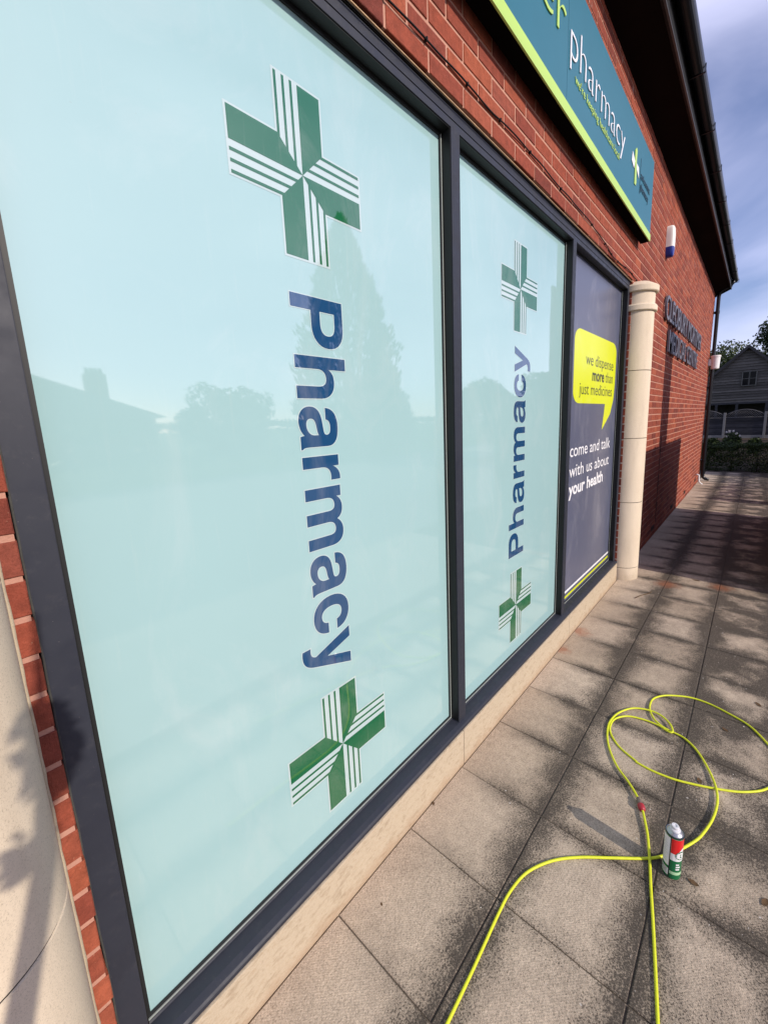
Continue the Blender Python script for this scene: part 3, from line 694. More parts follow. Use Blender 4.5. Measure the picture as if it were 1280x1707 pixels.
# ================================================================ ALARM BOX
al = empty('alarm_box', (5.82, 0, 3.6)); tag(al, 'white burglar alarm box with blue lower end high on the brick wall', 'alarm box')
def alarm():
    cx, cz = 5.93, 3.60; W, H, D = 0.062, 0.165, 0.07
    def outline(n=40, s=1.0):
        pts = []
        for i in range(n):
            t = 2 * math.pi * i / n; e = 0.45
            c_, s_ = math.cos(t), math.sin(t)
            pts.append((cx + s * W * math.copysign(abs(c_) ** e, c_), cz + s * H * math.copysign(abs(s_) ** (e * 1.2), s_)))
        return pts
    layers = [(1.0, 0.0), (1.0, -0.04), (0.97, -0.06), (0.86, -0.07), (0.6, -0.075), (0.01, -0.077)]
    b = MB(); n = 40; vs = []
    for s, y in layers: vs += [(x, y, z) for x, z in outline(n, s)]
    fs = []; 
    for i in range(len(layers) - 1):
        for k in range(n): fs.append((i * n + k, i * n + (k + 1) % n, (i + 1) * n + (k + 1) % n, (i + 1) * n + k))
    for nm, keep, col in (('cover', 1, (0.78, 0.77, 0.72)), ('lens', -1, (0.010, 0.025, 0.22))):
        me = MB().add(vs, fs, smooth=True).me(nm); bm = bmesh.new(); bm.from_mesh(me)
        bmesh.ops.bisect_plane(bm, geom=list(bm.verts) + list(bm.edges) + list(bm.faces), plane_co=(cx, 0, cz - .065), plane_no=(0, 0, 1), clear_inner=keep > 0, clear_outer=keep < 0)
        bmesh.ops.recalc_face_normals(bm, faces=bm.faces); bm.to_mesh(me); bm.free(); link(nm, me, flat('alarm_%s_plastic' % nm, col, .35, var=.04), al)
alarm()
# ================================================================ CABLE
pts = []
zz = [(-2.5, 2.950), (0.3, 2.947), (1.1, 2.943), (1.35, 2.952), (1.68, 2.950), (2.0, 2.962), (2.46, 2.955), (3.16, 2.944), (3.55, 2.905), (3.71, 2.878), (4.0, 2.893), (4.3, 2.903), (4.55, 2.888)]
for i in range(len(zz) - 1):
    for k in range(12):
        t = k / 12; x = zz[i][0] + (zz[i + 1][0] - zz[i][0]) * t; z = zz[i][1] + (zz[i + 1][1] - zz[i][1]) * t
        pts.append((x, -0.007 - 0.002 * math.sin(x * 17), z + 0.0018 * math.sin(x * 9.3) + 0.0008 * math.sin(x * 31)))
cb = empty('wall_cable', (1, 0, 2.95)); tag(cb, 'thin black cable clipped along the brick mortar line above the windows', 'cable')
MB().tube(pts, 0.0034, 6).build('cable_run', BLACK, cb)
for i in range(14):
    p = pts[min(len(pts) - 1, 14 + i * 10)]; b = MB(); b.box(p[0] - .003, p[0] + .003, -0.012, 0.0, p[2] - .006, p[2] + .006); b.build('cable_clip', BLACK, cb)
# ================================================================ LAMP on the corner
lp = empty('wall_lamp', (12.1, 0, 2.75)); tag(lp, 'white bucket shaped lamp housing fixed beside the black downpipe at the wall corner', 'wall lamp')
WPL = flat('white_lamp_plastic', (0.74, 0.72, 0.72), 0.4, var=.04)
MB().lathe([(0.001, 2.60), (0.068, 2.60), (0.078, 2.615), (0.088, 2.86)], 11.98, -0.125, 28).build('housing', WPL, lp)
MB().lathe([(0.088, 2.855), (0.096, 2.858), (0.096, 2.888), (0.088, 2.895), (0.001, 2.898)], 11.98, -0.125, 28).build('rim', WPL, lp)
MB().box(11.93, 12.03, -0.06, 0.0, 2.68, 2.82).build('bracket', WPL, lp, bevel=.004)
ov = empty('overflow_pipe', (11.5, 0, .15)); tag(ov, 'short bent white plastic waste pipe at the foot of the brick wall', 'pipe')
MB().tube([(11.42, 0.0, 0.235), (11.42, -0.03, 0.238), (11.42, -0.055, 0.225), (11.42, -0.06, 0.16), (11.42, -0.062, 0.09), (11.42, -0.085, 0.05), (11.42, -0.13, 0.02)], 0.017, 10).build('pipe', WPL, ov)
MB().lathe([(0.001, .0), (0.022, 0.0), (.022, .03), (.001, .03)], 11.42, -0.06, 14, zoff=0.105).build('pipe_socket', WPL, ov)

# ================================================================ HOSE
def px2g(x, y, z=0.0055):
    r = Vector(((x - CX) / F, (y - CY) / F, 1.0)); d = Vector([sum(M[k][i] * r[k] for k in range(3)) for i in range(3)])
    z = 0.0045 + (z - 0.006) * .45 if z > .006 else .0045; t = (z - CAMP.z) / d.z; return CAMP + d * t
def catmull(P, n=8):
    out = []
    for i in range(len(P) - 1):
        p0, p1, p2, p3 = P[max(i - 1, 0)], P[i], P[i + 1], P[min(i + 2, len(P) - 1)]
        for k in range(n):
            t = k / n; out.append(0.5 * ((2 * p1) + (p2 - p0) * t + (2 * p0 - 5 * p1 + 4 * p2 - p3) * t * t + (3 * p1 - p0 - 3 * p2 + p3) * t ** 3))
    out.append(P[-1]); return out
c8 = lambda x, y: (1060 + x / 5.818, 1140 + y / 5.818)
c3 = lambda x, y: (940 + x / 3.765, 1120 + y / 3.765)
hz = 0.006
H = [(700, 1800), (745, 1707), (790, 1612), (832, 1520), (853, 1482), (880, 1453), (920, 1435), (965, 1429), (1020, 1430), (1075, 1431), (1100, 1428), (1125, 1420)]
H = [(p[0], p[1], hz) for p in H]
H += [(*c8(440, 1600), .008), (*c8(560, 1530), .014), (*c8(640, 1460), .018), (*c8(740, 1310), .018), (*c8(785, 1150), .017), (*c8(770, 1000), .017), (*c8(700, 830), .012), (*c8(590, 650), .008), (*c8(470, 530), .006), (*c8(350, 465), .008),
      (*c8(270, 425), .013), (*c8(195, 365), .016), (*c8(150, 300), .014), (*c8(130, 225), .010), (*c8(160, 150), .007), (*c8(240, 118), .006), (*c8(350, 113), .006), (*c8(520, 132), .006), (*c8(700, 190), .006), (*c8(900, 290), .006), (*c8(1100, 410), .006), (*c8(1280, 590), .006),
      (1296, 1262, .006), (1308, 1285, .006), (1303, 1302, .006), (*c8(1280, 1010), .006), (*c8(1180, 1040), .006), (*c8(1000, 1047), .006), (*c8(780, 1018), .008), (*c8(550, 972), .006), (*c8(350, 920), .006), (*c8(150, 840), .006), (*c8(0, 758), .006),
      (*c3(450, 560), .006), (*c3(345, 470), .006), (*c3(292, 385), .007), (*c3(292, 330), .010), (*c3(325, 292), .010), (*c3(400, 278), .010), (*c3(500, 300), .010), (*c3(590, 335), .014), (*c3(640, 367), .018), (*c3(668, 380), .022), (*c3(680, 370), .026),
      (*c3(662, 325), .024), (*c3(605, 272), .022), (*c3(530, 240), .02), (*c3(430, 228), .014), (*c3(340, 258), .016), (*c3(285, 315), .016), (*c3(270, 390), .014), (*c3(283, 480), .014), (*c3(330, 590), .018), (*c3(395, 680), .022), (*c3(440, 750), .024), (*c3(466, 800), .023)]
H2 = [(*c3(492, 870), .023), (*c3(505, 930), .022), (*c3(522, 1020), .018), (*c3(532, 1130), .017), (*c3(537, 1200), .012), (*c3(543, 1350), .008), (1088, 1540, .006), (1092, 1620, .006), (1096, 1707, .006), (1100, 1790, .006)]
HOSE = Mat('lime_yellow_hose', (0.62, 0.66, 0.02), 0.42)
HOSE.base(HOSE.mix(HOSE.noise(60, 5, .7), (0.46, 0.50, 0.012), (0.70, 0.74, 0.03)))
HOSE.rough(HOSE.ramp(HOSE.noise(90, 4, .7), [(.3, .35), (.7, .7)])); HOSE.bump(HOSE.noise(500, 3, .6), .3, .001); HOSE = HOSE.m
hs = empty('cleaning_hose', (1.6, -0.8, 0)); tag(hs, 'thin lime yellow hose looped over the paving slabs', 'hose')
P1 = catmull([px2g(*p) for p in H]); P2 = catmull([px2g(*p) for p in H2])
HR = 0.0048
MB().tube(P1, HR, 10).build('hose_tube', HOSE, hs, fix=False)
MB().tube(P2, HR, 10).build('hose_tube', HOSE, hs, fix=False)
A, B_ = P1[-1], P2[0]; d = (B_ - A)
cn = MB().tube([A - d * .15, A, A + d * .1, A + d * .45, A + d * .5], [.006, .0085, .0105, .0108, .0100], 14).build('connector', flat('grey_connector_plastic', (0.16, 0.12, 0.10), 0.45), hs, fix=False)
MB().tube([A + d * .48, A + d * .52, A + d * .62, A + d * .85, A + d * .98, A + d * 1.05], [.0108, .0135, .0140, .0135, .0105, .005], 14).build('connector_collar', flat('red_connector_plastic', (0.36, 0.022, 0.035), 0.4, var=.2), cn, fix=False)

# ================================================================ SPRAY CAN
cx, cy = 1.548, -0.858; cr_ = 0.0280; HT = 0.177
can = empty('spray_can', (cx, cy, 0)); tag(can, 'green white and red aerosol can standing on the paving beside the yellow hose', 'aerosol can')
K = {n: flat('can_' + n, c, 0.25, var=.04) for n, c in dict(green=(0.008, 0.13, 0.045), red=(0.60, 0.015, 0.018), white=(0.72, 0.73, 0.74), black=(0.02, 0.03, 0.025), pale=(0.38, 0.60, 0.36)).items()}
STEEL = flat('bare_can_steel', (0.42, 0.42, 0.43), 0.34, metal=0.85)
view = math.atan2(CAMP.y - cy, CAMP.x - cx)          # angle facing the camera
b = MB(); b.lathe([(0.001, 0.001), (cr_ - .003, 0.001), (cr_, 0.004), (cr_, HT)], cx, cy, 48); body = b.build('can_body', K['green'], can, fix=False)
def patch(nm, mt, a0, a1, z0, z1, dr=.0004, n=16, top=None):
    b = MB(); vs = []; 
    for i in range(n + 1):
        a = view + R(a0 + (a1 - a0) * i / n); zt = top(i / n) if top else z1; zb = z0
        for z in (zb, zt): vs.append((cx + (cr_ + dr) * math.cos(a), cy + (cr_ + dr) * math.sin(a), z))
    b.add(vs, [(2 * i, 2 * i + 2, 2 * i + 3, 2 * i + 1) for i in range(n)], smooth=True); return b.build(nm, mt, body, fix=False)
# angle: negative = clockwise seen from above -> in the picture increasing angle runs right to left (checked on render)
S = -1
patch('info_panel', K['white'], -88, -20, 0.052, HT - .006, .0006)
patch('barcode_panel', K['pale'] if False else K['white'], -88, -20, 0.012, 0.040, .0006)
for i in range(5): patch('barcode_line', K['black'], -80, -28, 0.016 + i * .0048, 0.018 + i * .0048, .0009)
for i in range(9): patch('printed_line', flat('grey_print', (0.45, 0.47, 0.47), .4), -78, -30 - (i % 3) * 7, 0.066 + i * .0105, 0.0685 + i * .0105, .0009)
patch('label_edge', K['black'], -20, -14, 0.004, HT - .002, .0007)
patch('brand_band', K['white'], -14, 100, 0.083, HT - .004, .0004)
patch('red_field', K['red'], -13, 100, 0.112, HT - .004, .0008)
patch('white_swoosh', K['white'], 22, 75, 0.090, 0.128, .0011, top=lambda t: 0.112 + 0.026 * math.sin(t * math.pi * .5))
patch('pale_band', K['pale'], -12, 100, 0.024, 0.036, .0006)
for k, (z, w_) in enumerate(((0.066, 22), (0.056, 30), (0.046, 26))): patch('small_print', K['white'], 24, 24 + w_, z, z + .006, .0008)
# round emblem on the shoulder of the white band
def ring_patch(nm, mt, ca, cz, ri, ro, dr, a0=0, a1=360):
    b = MB(); vs = []; n = 24
    for i in range(n + 1):
        t = R(a0 + (a1 - a0) * i / n)
        for r in (ri, ro):
            a = view + R(ca) + r * math.cos(t) / cr_; vs.append((cx + (cr_ + dr) * math.cos(a), cy + (cr_ + dr) * math.sin(a), cz + r * math.sin(t)))
    b.add(vs, [(2 * i, 2 * i + 2, 2 * i + 3, 2 * i + 1) for i in range(n)]); return b.build(nm, mt, body, fix=False)
ring_patch('round_emblem', K['green'], 52, 0.108, 0.0001, 0.0175, .0014)
ring_patch('emblem_ring', K['white'], 52, 0.108, 0.008, 0.0135, .0018, 40, 320)
MB().lathe([(cr_ - .001, HT), (cr_ + .0012, HT + .0005), (cr_ + .0012, HT + .003), (cr_ - .001, HT + .004)], cx, cy, 48).build('can_rim', K['black'], can, fix=False)
MB().lathe([(cr_ - .001, HT + .0035), (cr_ - .0025, HT + .0015), (cr_ - .0045, HT + .006), (cr_ - .008, HT + .0095), (cr_ - .0115, HT + .0115)], cx, cy, 48, sharp=False).build('can_dome', STEEL, can, fix=False)
MB().lathe([(.0165, HT + .010), (.0168, HT + .0155), (.0150, HT + .0185), (.0122, HT + .0190), (.0120, HT + .0265), (.0108, HT + .0285), (.0060, HT + .0285), (.0056, HT + .0262), (.0001, HT + .0262)], cx, cy, 36).build('nozzle', flat('white_nozzle', (0.60, 0.60, 0.63), .35, var=.03), can, fix=False)

# ================================================================ FALLEN LEAVES
LEAF = flat('dead_leaf', (0.10, 0.055, 0.022), 0.75, var=.5, scale=60, bump=.4)
LD = [(1.557, -0.924, .024, 'oval brown leaf lying on the paving just beside the spray can'), (1.638, -1.115, .026, 'curled brown leaf at the right edge of the paving past the can'), (2.076, -0.896, .024, 'brown leaf beside the hose loop on the paving'), (2.532, -0.966, .024, 'brown leaf lying between the two far hose loops'), (2.883, -1.097, .030, 'dark brown leaf farthest right beyond the hose'),
      (4.818, -0.633, .045, 'dark leaf lying at the edge of the shadow far along the path'), (0.788, -0.107, .009, 'tiny dark seed alone on the slab next to the plinth'), (1.213, -0.022, .013, 'small brown leaf scrap against the stone plinth')]
for i, (x, y, s, lab) in enumerate(LD):
    b = MB(); s *= .72; a = random.uniform(0, 6.28) if i != 5 else -1.6; vs = []
    for j, row in enumerate((-1, -.5, 0, .5, 1)):
        for k in range(9):
            u = -1 + 2 * k / 8; wd = 0.48 * (1 - abs(u) ** 2.2) * (1 + .12 * math.sin(9 * u + i))
            lx, ly = u * s, row * wd * s; z = 0.0015 + s * (.07 * row * row + .05 * u * u) + s * .02 * math.sin(5 * u + i)
            vs.append((x + lx * math.cos(a) - ly * math.sin(a), y + lx * math.sin(a) + ly * math.cos(a), z))
    fs = [(j * 9 + k, j * 9 + k + 1, (j + 1) * 9 + k + 1, (j + 1) * 9 + k) for j in range(4) for k in range(8)]
    b.add(vs, fs, smooth=True); o = b.build('fallen_leaf', LEAF, fix=False); tag(o, lab, 'leaf', 'fallen leaves on the paving')
b = MB(); b.tube([(4.02, -.25, .004), (4.10, -.28, .008), (4.2, -.33, .006), (4.27, -.34, .004)], .003, 6)
tag(b.build('twig', LEAF, fix=False), 'thin dark twig on the paving in front of the far column', 'twig')

# ================================================================ FOLIAGE
def mat_leaf(name, a, b_, c_):
    m = Mat(name, rough=0.55, spec=0.3); m.base(m.ramp(m.rnd(), [(0, a), (.5, b_), (1, c_)])); m.set('Subsurface Weight', 0.0)
    return m.m
L_DARK = mat_leaf('dark_foliage', (0.012, 0.022, 0.008), (0.028, 0.048, 0.014), (0.055, 0.075, 0.025))
L_MID = mat_leaf('mid_foliage', (0.030, 0.045, 0.014), (0.06, 0.085, 0.025), (0.12, 0.14, 0.05))
L_HEDGE = mat_leaf('hedge_foliage', (0.010, 0.016, 0.005), (0.025, 0.045, 0.010), (0.07, 0.11, 0.025))
BARK = flat('bark', (0.09, 0.065, 0.045), 0.95, var=.4, scale=20, bump=1.0, bscale=30)
def leaves(b, c, r, n, s, seed, shell=0.45, squash=(1, 1, 1)):
    rg = random.Random(seed)
    for _ in range(n):
        while True:
            d = Vector((rg.gauss(0, 1), rg.gauss(0, 1), rg.gauss(0, 1)))
            if d.length > 1e-3: break
        d.normalize(); rr = r * (shell + (1 - shell) * rg.random() ** .5)
        lump = 1 + .28 * noise.noise(d * 2.3 + Vector(c) * .37)
        p = Vector(c) + Vector((d.x * squash[0], d.y * squash[1], d.z * squash[2])) * rr * lump
        a = Vector((rg.gauss(0, 1), rg.gauss(0, 1), rg.gauss(0, 1))).normalized(); e = a.cross(Vector((rg.gauss(0, 1), rg.gauss(0, 1), rg.gauss(0, 1)))).normalized()
        l = s * rg.uniform(.6, 1.3); wd = l * rg.uniform(.35, .6)
        b.add([p - a * l, p + e * wd, p + a * l, p - e * wd], [(0, 1, 2, 3)])
def tree(name, label, x, y, h, crown, n, s, mat, tr=0.2, seed=1, z0=0.0, group=None, clumps=9):
    t = empty(name, (x, y, z0)); tag(t, label, 'tree', group)
    rg = random.Random(seed); b = MB(); tk = MB()
    zt = z0 + h * .55; tk.tube([(x, y, z0 - .1), (x + .1, y, z0 + h * .2), (x - .05, y + .08, z0 + h * .42), (x, y, zt)], [tr * 1.25, tr, tr * .8, tr * .5], 10)
    for k in range(clumps):
        a = rg.uniform(0, 6.28); q = rg.random() ** .6
        cz = z0 + h - crown[2] + (rg.random() * 2 - 1) * crown[2] * .72; f = math.sqrt(max(.1, 1 - ((cz - (z0 + h - crown[2])) / crown[2]) ** 2))
        c_ = Vector((x + math.cos(a) * q * crown[0] * .72 * f, y + math.sin(a) * q * crown[1] * .72 * f, cz))
        r = rg.uniform(.30, .50) * min(crown[0], crown[1], crown[2])
        leaves(b, c_, r, n // clumps, s, seed * 31 + k, .35)
        tk.tube([(x, y, zt - h * .12 * rg.random()), tuple((Vector((x, y, zt)) + c_) / 2 + Vector((0, 0, -.1 * h * rg.random()))), tuple(c_)], [tr * .35, tr * .2, tr * .06], 6)
    b.build('crown', mat, t, fix=False); tk.build('trunk', BARK, t, fix=False); return t
tree('oak_tree', 'big dark leafy tree rising right behind the timber barn', 56, -4.1, 11.0, (6.0, 5.2, 4.8), 32000, .17, L_DARK, .4, 3, clumps=26)
tree('ash_tree', 'lighter open tree left behind the timber barn roof', 60, 2.1, 9.3, (3.2, 3.2, 3.2), 11000, .15, L_MID, .3, 5, clumps=22)
tree('sycamore_tree', 'low bushy dark tree between the barn roof and the big tree', 64, -2.0, 9.0, (2.6, 2.6, 3.2), 7000, .16, L_DARK, .3, 8, clumps=12)

def hedge_box(name, label, x0, x1, y0, y1, z1, n, s, mat, seed, cat='hedge', group=None, z0=0.0):
    rg = random.Random(seed); b = MB()
    t = empty(name, ((x0 + x1) / 2, (y0 + y1) / 2, z0)); tag(t, label, cat, group)
    for _ in range(n):
        u, v, w_ = rg.random(), rg.random(), rg.random(); m_ = rg.random()
        if m_ < .35: w_ = 1 - .12 * rg.random()
        elif m_ < .6: u = .06 * rg.random() if rg.random() < .7 else 1 - .06 * rg.random()
        elif m_ < .85: v = .12 * rg.random() if rg.random() < .5 else 1 - .12 * rg.random()
        p = Vector((x0 + (x1 - x0) * u, y0 + (y1 - y0) * v, z0 + (z1 - z0) * w_))
        k = noise.noise(p * 2.1) * .09 + noise.noise(p * 7) * .03; p += Vector((k, k, k * 1.2))
        a = Vector((rg.gauss(0, 1), rg.gauss(0, 1), rg.gauss(0, 1))).normalized(); e = a.cross(Vector((rg.gauss(0, 1), rg.gauss(0, 1), rg.gauss(0, 1)))).normalized()
        l = s * rg.uniform(.6, 1.3); b.add([p - a * l, p + e * l * .5, p + a * l, p - e * l * .5], [(0, 1, 2, 3)])
    b.build('foliage', mat, t, fix=False)
    nn = max(2, int(max(x1 - x0, y1 - y0) / max(.5, z1 * .7)))
    for i in range(nn):
        k = MB(); f = (i + .5) / nn; X = x0 + (x1 - x0) * (f if x1 - x0 > y1 - y0 else .5); Y = y0 + (y1 - y0) * (f if y1 - y0 >= x1 - x0 else .5)
        k.tube([(X, Y, z0 - .05), (X + .03, Y, z0 + (z1 - z0) * .5), (X - .02, Y + .02, z0 + (z1 - z0) * .9)], [.018, .012, .005], 6); k.build('stem', BARK, t, fix=False)
    return t
hedge_box('garden_hedge', 'clipped dark green hedge crossing the end of the path', 14.3, 15.4, -3.5, 1.4, 0.70, 90000, .020, L_HEDGE, 11)
hedge_box('shade_hedge', 'unseen tall hedge added right of the rose bed to shade the path end', 13.2, 30, -5.0, -2.9, 3.1, 16000, .09, L_DARK, 13)  # out of view, added to shade the path-end hedge and flower bed
hedge_box('border_hedge', 'low loose hedge along the far right side of the path', 9.5, 14.0, -1.72, -1.33, 0.50, 9000, .024, L_HEDGE, 12)
# rose bush in front of the fence
for (x, y, h_, lab, sd_, fl) in ((20, -.30, .86, 'rose bush with white flowers in front of the garden fence', 21, True), (19.5, .25, .68, 'rounded dark shrub beside the downpipe in front of the fence', 22, False), (19.5, -.95, .68, 'rounded green shrub right of the white rose bush', 23, False), (21, -2.2, .7, 'rounded shrub beyond the right end of the rose bed', 24, False)):
    t = empty('rose_bush' if fl else 'garden_shrub', (x, y, 0)); tag(t, lab, 'shrub', None if fl else 'shrubs in the flower bed')
    b = MB(); leaves(b, (x, y, h_ * .55), h_ * .42, 2600, .035, sd_, .2, (.9, .75, 1)); b.build('foliage', L_HEDGE, t, fix=False)
    MB().tube([(x, y, -.05), (x + .02, y, h_ * .4), (x, y + .02, h_ * .7)], .012, 6).build('stem', BARK, t, fix=False)
    if fl:
        rg = random.Random(5)
        for k in range(7):
            c_ = (x - .2 + rg.uniform(-.1, .1), y + rg.uniform(-.22, .22), h_ * rg.uniform(.75, 1.05)); b = MB(); leaves(b, c_, .035, 26, .022, 90 + k, .2); b.build('flower', flat('rose_petal', (0.75, 0.70, 0.66), .6), t, fix=False)

# ================================================================ GARDEN FENCE
CONC = flat('concrete_post', (0.20, 0.195, 0.19), .9, var=.2, scale=12, bump=.5)
def mat_wood(name, a, b_, dirv=(1, .3, 14)):
    m = Mat(name, rough=.85, spec=.2); n = m.noise(3, 7, .65, m.mapped(dirv)); c = m.mix(m.ramp(n, [(.3, 0.0), (.7, 1.0)]), a, b_)
    c = m.mix(.8, c, m.ramp(m.rnd(), [(0, .35), (1, 1.0)]), 'MULTIPLY'); m.base(c); m.bump(m.noise(40, 5, .7, m.mapped(dirv)), .5, .004); return m.m
W_GREY = mat_wood('weathered_grey_boards', (0.075, 0.070, 0.064), (0.20, 0.188, 0.172), (.3, 1, 14))
W_FENCE = mat_wood('weathered_fence_boards', (0.03, 0.03, 0.035), (0.075, 0.075, 0.085), (.3, 1, 14))
fn = empty('garden_fence', (31.5, -.3, 0)); tag(fn, 'grey panel fence with arched lattice tops and concrete posts before the barn', 'fence')
fx = 31.5; yp = [4.18, 2.36, .54, -.98 - .30, -3.10, -4.92]
for y in yp: MB().box(fx - .06, fx + .06, y - .06, y + .06, 0, 1.50).build('post', CONC, fn, bevel=.01)
for i in range(5):
    a, c_ = yp[i + 1] + .06, yp[i] - .06
    MB().box(fx - .025, fx + .025, a, c_, .0, .17).build('gravel_board', CONC, fn)
    b = MB(); nb = 11
    for k in range(nb):
        z = .17 + k * .093; b.box(fx - .02 - .008 * (k % 2), fx - .006 - .008 * (k % 2), a, c_, z, z + .105)
    b.build('fence_panel', W_FENCE, fn, fix=False)
    b = MB(); mid = (a + c_) / 2; hw = (c_ - a) / 2
    top = lambda y: 1.36 + .30 * (1 - ((y - mid) / hw) ** 2)
    b.tube([(fx - .01, a + (c_ - a) * k / 16, top(a + (c_ - a) * k / 16)) for k in range(17)], .022, 6)
    b.tube([(fx - .01, a, 1.21), (fx - .01, c_, 1.21)], .02, 6)
    for sgn in (1, -1):
        for k in range(-2, 20):
            y0 = a + k * .11 if sgn > 0 else c_ - k * .11; seg = []
            for q in range(14):
                y = y0 + sgn * q * .035; z = 1.21 + q * .035
                if a <= y <= c_ and z <= top(y): seg.append((fx - .01 + .006 * sgn, y, z))
            if len(seg) > 1: b.tube([seg[0], seg[-1]], .007, 4)
    b.build('lattice_top', flat('pale_lattice', (0.12, 0.115, 0.12), .8), fn, fix=False)

# ================================================================ BARN
bn = empty('timber_barn', (41, -.9, 0)); tag(bn, 'weathered grey weatherboarded barn with gable window behind the fence', 'barn')
BX = 40.0; apx = 6.07; cyb = -.05; hw = 3.5; ez = 2.75
sl = (apx - ez) / hw
b = MB()
k = 0; z = 2.18
while z < apx - .12:
    half = min(hw, (apx - (z + .02)) / sl) if z > ez else hw
    h_ = .205; top_half = min(hw, max(.02, (apx - (z + h_)) / sl)) if z + h_ > ez else hw
    j = random.uniform(-.012, .012); w1 = random.uniform(-.018, .018)
    segs = 6; vs = []
    for q in range(segs + 1):
        t = -1 + 2 * q / segs; wob_ = .014 * math.sin(q * 2.1 + k * 1.7) + w1
        vs += [(BX - .10 + j, cyb + t * half, z + wob_), (BX - .015, cyb + t * top_half, z + h_ + .01), (BX + .0, cyb + t * half, z + wob_ + .02)]
    fs = []
    for q in range(segs): fs += [(q * 3, q * 3 + 3, q * 3 + 4, q * 3 + 1), (q * 3 + 2, q * 3 + 5, q * 3 + 3, q * 3)]
    b.add(vs, fs); z += .195; k += 1
b.build('weatherboards', W_GREY, bn, fix=False)
b = MB(); b.prism([(cyb - hw, 2.2), (cyb - hw, ez), (cyb, apx - .05), (cyb + hw, ez), (cyb + hw, 2.2)], BX, BX + 12); b.build('barn_body', flat('barn_dark_timber', (0.035, 0.033, 0.032), .9), bn)
b = MB(); b.prism([(cyb - hw - .5, ez - .40), (cyb, apx + .10), (cyb + hw + .5, ez - .40), (cyb + hw + .5, ez - .52), (cyb, apx - .02), (cyb - hw - .5, ez - .52)], BX - .35, BX + 12.3); rf = b.build('roof', flat('old_roof_slates', (0.060, 0.056, 0.058), .7, var=.4, scale=6), bn)
b = MB(); b.prism([(cyb - hw - .5, ez - .34), (cyb, apx + .17), (cyb + hw + .5, ez - .34), (cyb + hw + .5, ez - .56), (cyb, apx - .06), (cyb - hw - .5, ez - .56)], BX - .39, BX - .34); b.build('bargeboard', W_FENCE, rf)
b = MB(); b.box(BX - .09, BX, cyb - hw, cyb + hw, 2.06, 2.20); b.build('bottom_beam', W_FENCE, bn)
for y in (cyb - hw + .1, cyb - 1.3, cyb + .35, cyb + 1.55, cyb + hw - .1): MB().box(BX - .08, BX + .06, y - .08, y + .08, 0, 2.07).build('timber_post', W_FENCE, bn)
MB().box(BX + 2.2, BX + 2.3, cyb - hw, cyb + hw, 0, 2.2).build('recessed_wall', flat('recess_dark_boards', (0.02, 0.02, 0.022), .9), bn)
wy0, wy1, wz0, wz1 = -.60, .12, 3.40, 4.33
GL = flat('dark_window_glass', (0.006, 0.007, 0.009), .08, var=.1, ior=1.2)
wn_ = MB(); t_ = .06
for (a, c_, e, f_) in ((wy0 - t_, wy1 + t_, wz0 - t_, wz0), (wy0 - t_, wy1 + t_, wz1, wz1 + t_), (wy0 - t_, wy0, wz0, wz1), (wy1, wy1 + t_, wz0, wz1), ((wy0 + wy1) / 2 - .045, (wy0 + wy1) / 2 + .045, wz0, wz1)): wn_.box(BX - .19, BX - .03, a, c_, e, f_)
for a, c_ in ((wy0, (wy0 + wy1) / 2 - .045), ((wy0 + wy1) / 2 + .045, wy1)): wn_.box(BX - .18, BX - .05, a, c_, (wz0 + wz1) / 2 - .015, (wz0 + wz1) / 2 + .015)
wo = wn_.build('window', mat_wood('window_grey_paint', (0.09, 0.09, 0.085), (0.15, 0.15, 0.14)), bn)
MB().box(BX - .16, BX - .15, wy0, wy1, wz0, wz1).build('pane', GL, wo)

# ================================================================ OFF-FRAME NEIGHBOURS AND ADDED SHADE CASTERS (cast the shade on the path, show in the panes)
TF = mat_wood('brown_fence_timber', (0.10, 0.06, 0.035), (0.20, 0.125, 0.07), (8, 1, .5))
f2 = empty('side_fence', (6.6, -1.33, 0)); tag(f2, 'brown close boarded timber fence on the right side of the path', 'fence')
b = MB(); x = 4.80; k = 0
while x < 8.33: b.box(x, x + .125, -1.345 + .006 * (k % 2), -1.330 + .006 * (k % 2), .02, 1.965); x += .115; k += 1
b.build('boards', TF, f2, fix=False)
for x in (4.84, 6.0, 7.15, 8.28): MB().box(x - .045, x + .045, -1.44, -1.35, 0, 1.99).build('post', TF, f2)
for z in (.3, 1.0, 1.7): MB().box(4.8, 8.33, -1.37, -1.347, z, z + .08).build('rail', TF, f2)
sc2 = empty('shade_screen', (6.6, -1.3, 0)); tag(sc2, 'unseen tall narrow screen added to cast the upright shadow band on the wall', 'screen')  # unseen, added only to throw the upright shadow band on the brick wall
b = MB()
for k in range(5): b.box(6.28 + k * .115, 6.28 + k * .115 + .11, -1.322, -1.300, .0, 3.56)
b.build('boards', TF, sc2, fix=False)
# unseen sapling added to cast the camera holder's shadow on the near column
yt = empty('shadow_caster_sapling', (-.50, -1.45, 0)); tag(yt, 'unseen sapling added to cast the shadow of the person at the camera onto the near column', 'tree')
b = MB(); b.tube([(-.50, -1.42, 0), (-.36, -1.42, .8), (-.23, -1.42, 1.2), (-.165, -1.42, 1.38), (-.08, -1.42, 1.68), (-.05, -1.42, 1.9), (-.03, -1.42, 2.15)], [.03, .026, .024, .022, .018, .010, .004], 10); b.build('trunk', BARK, yt, fix=False)
b = MB(); leaves(b, (-.045, -1.42, 1.87), .068, 300, .020, 55, .05, (.65, .65, 1.5)); leaves(b, (-.10, -1.42, 1.72), .035, 40, .022, 57, .1); b.build('crown', L_MID, yt, fix=False)
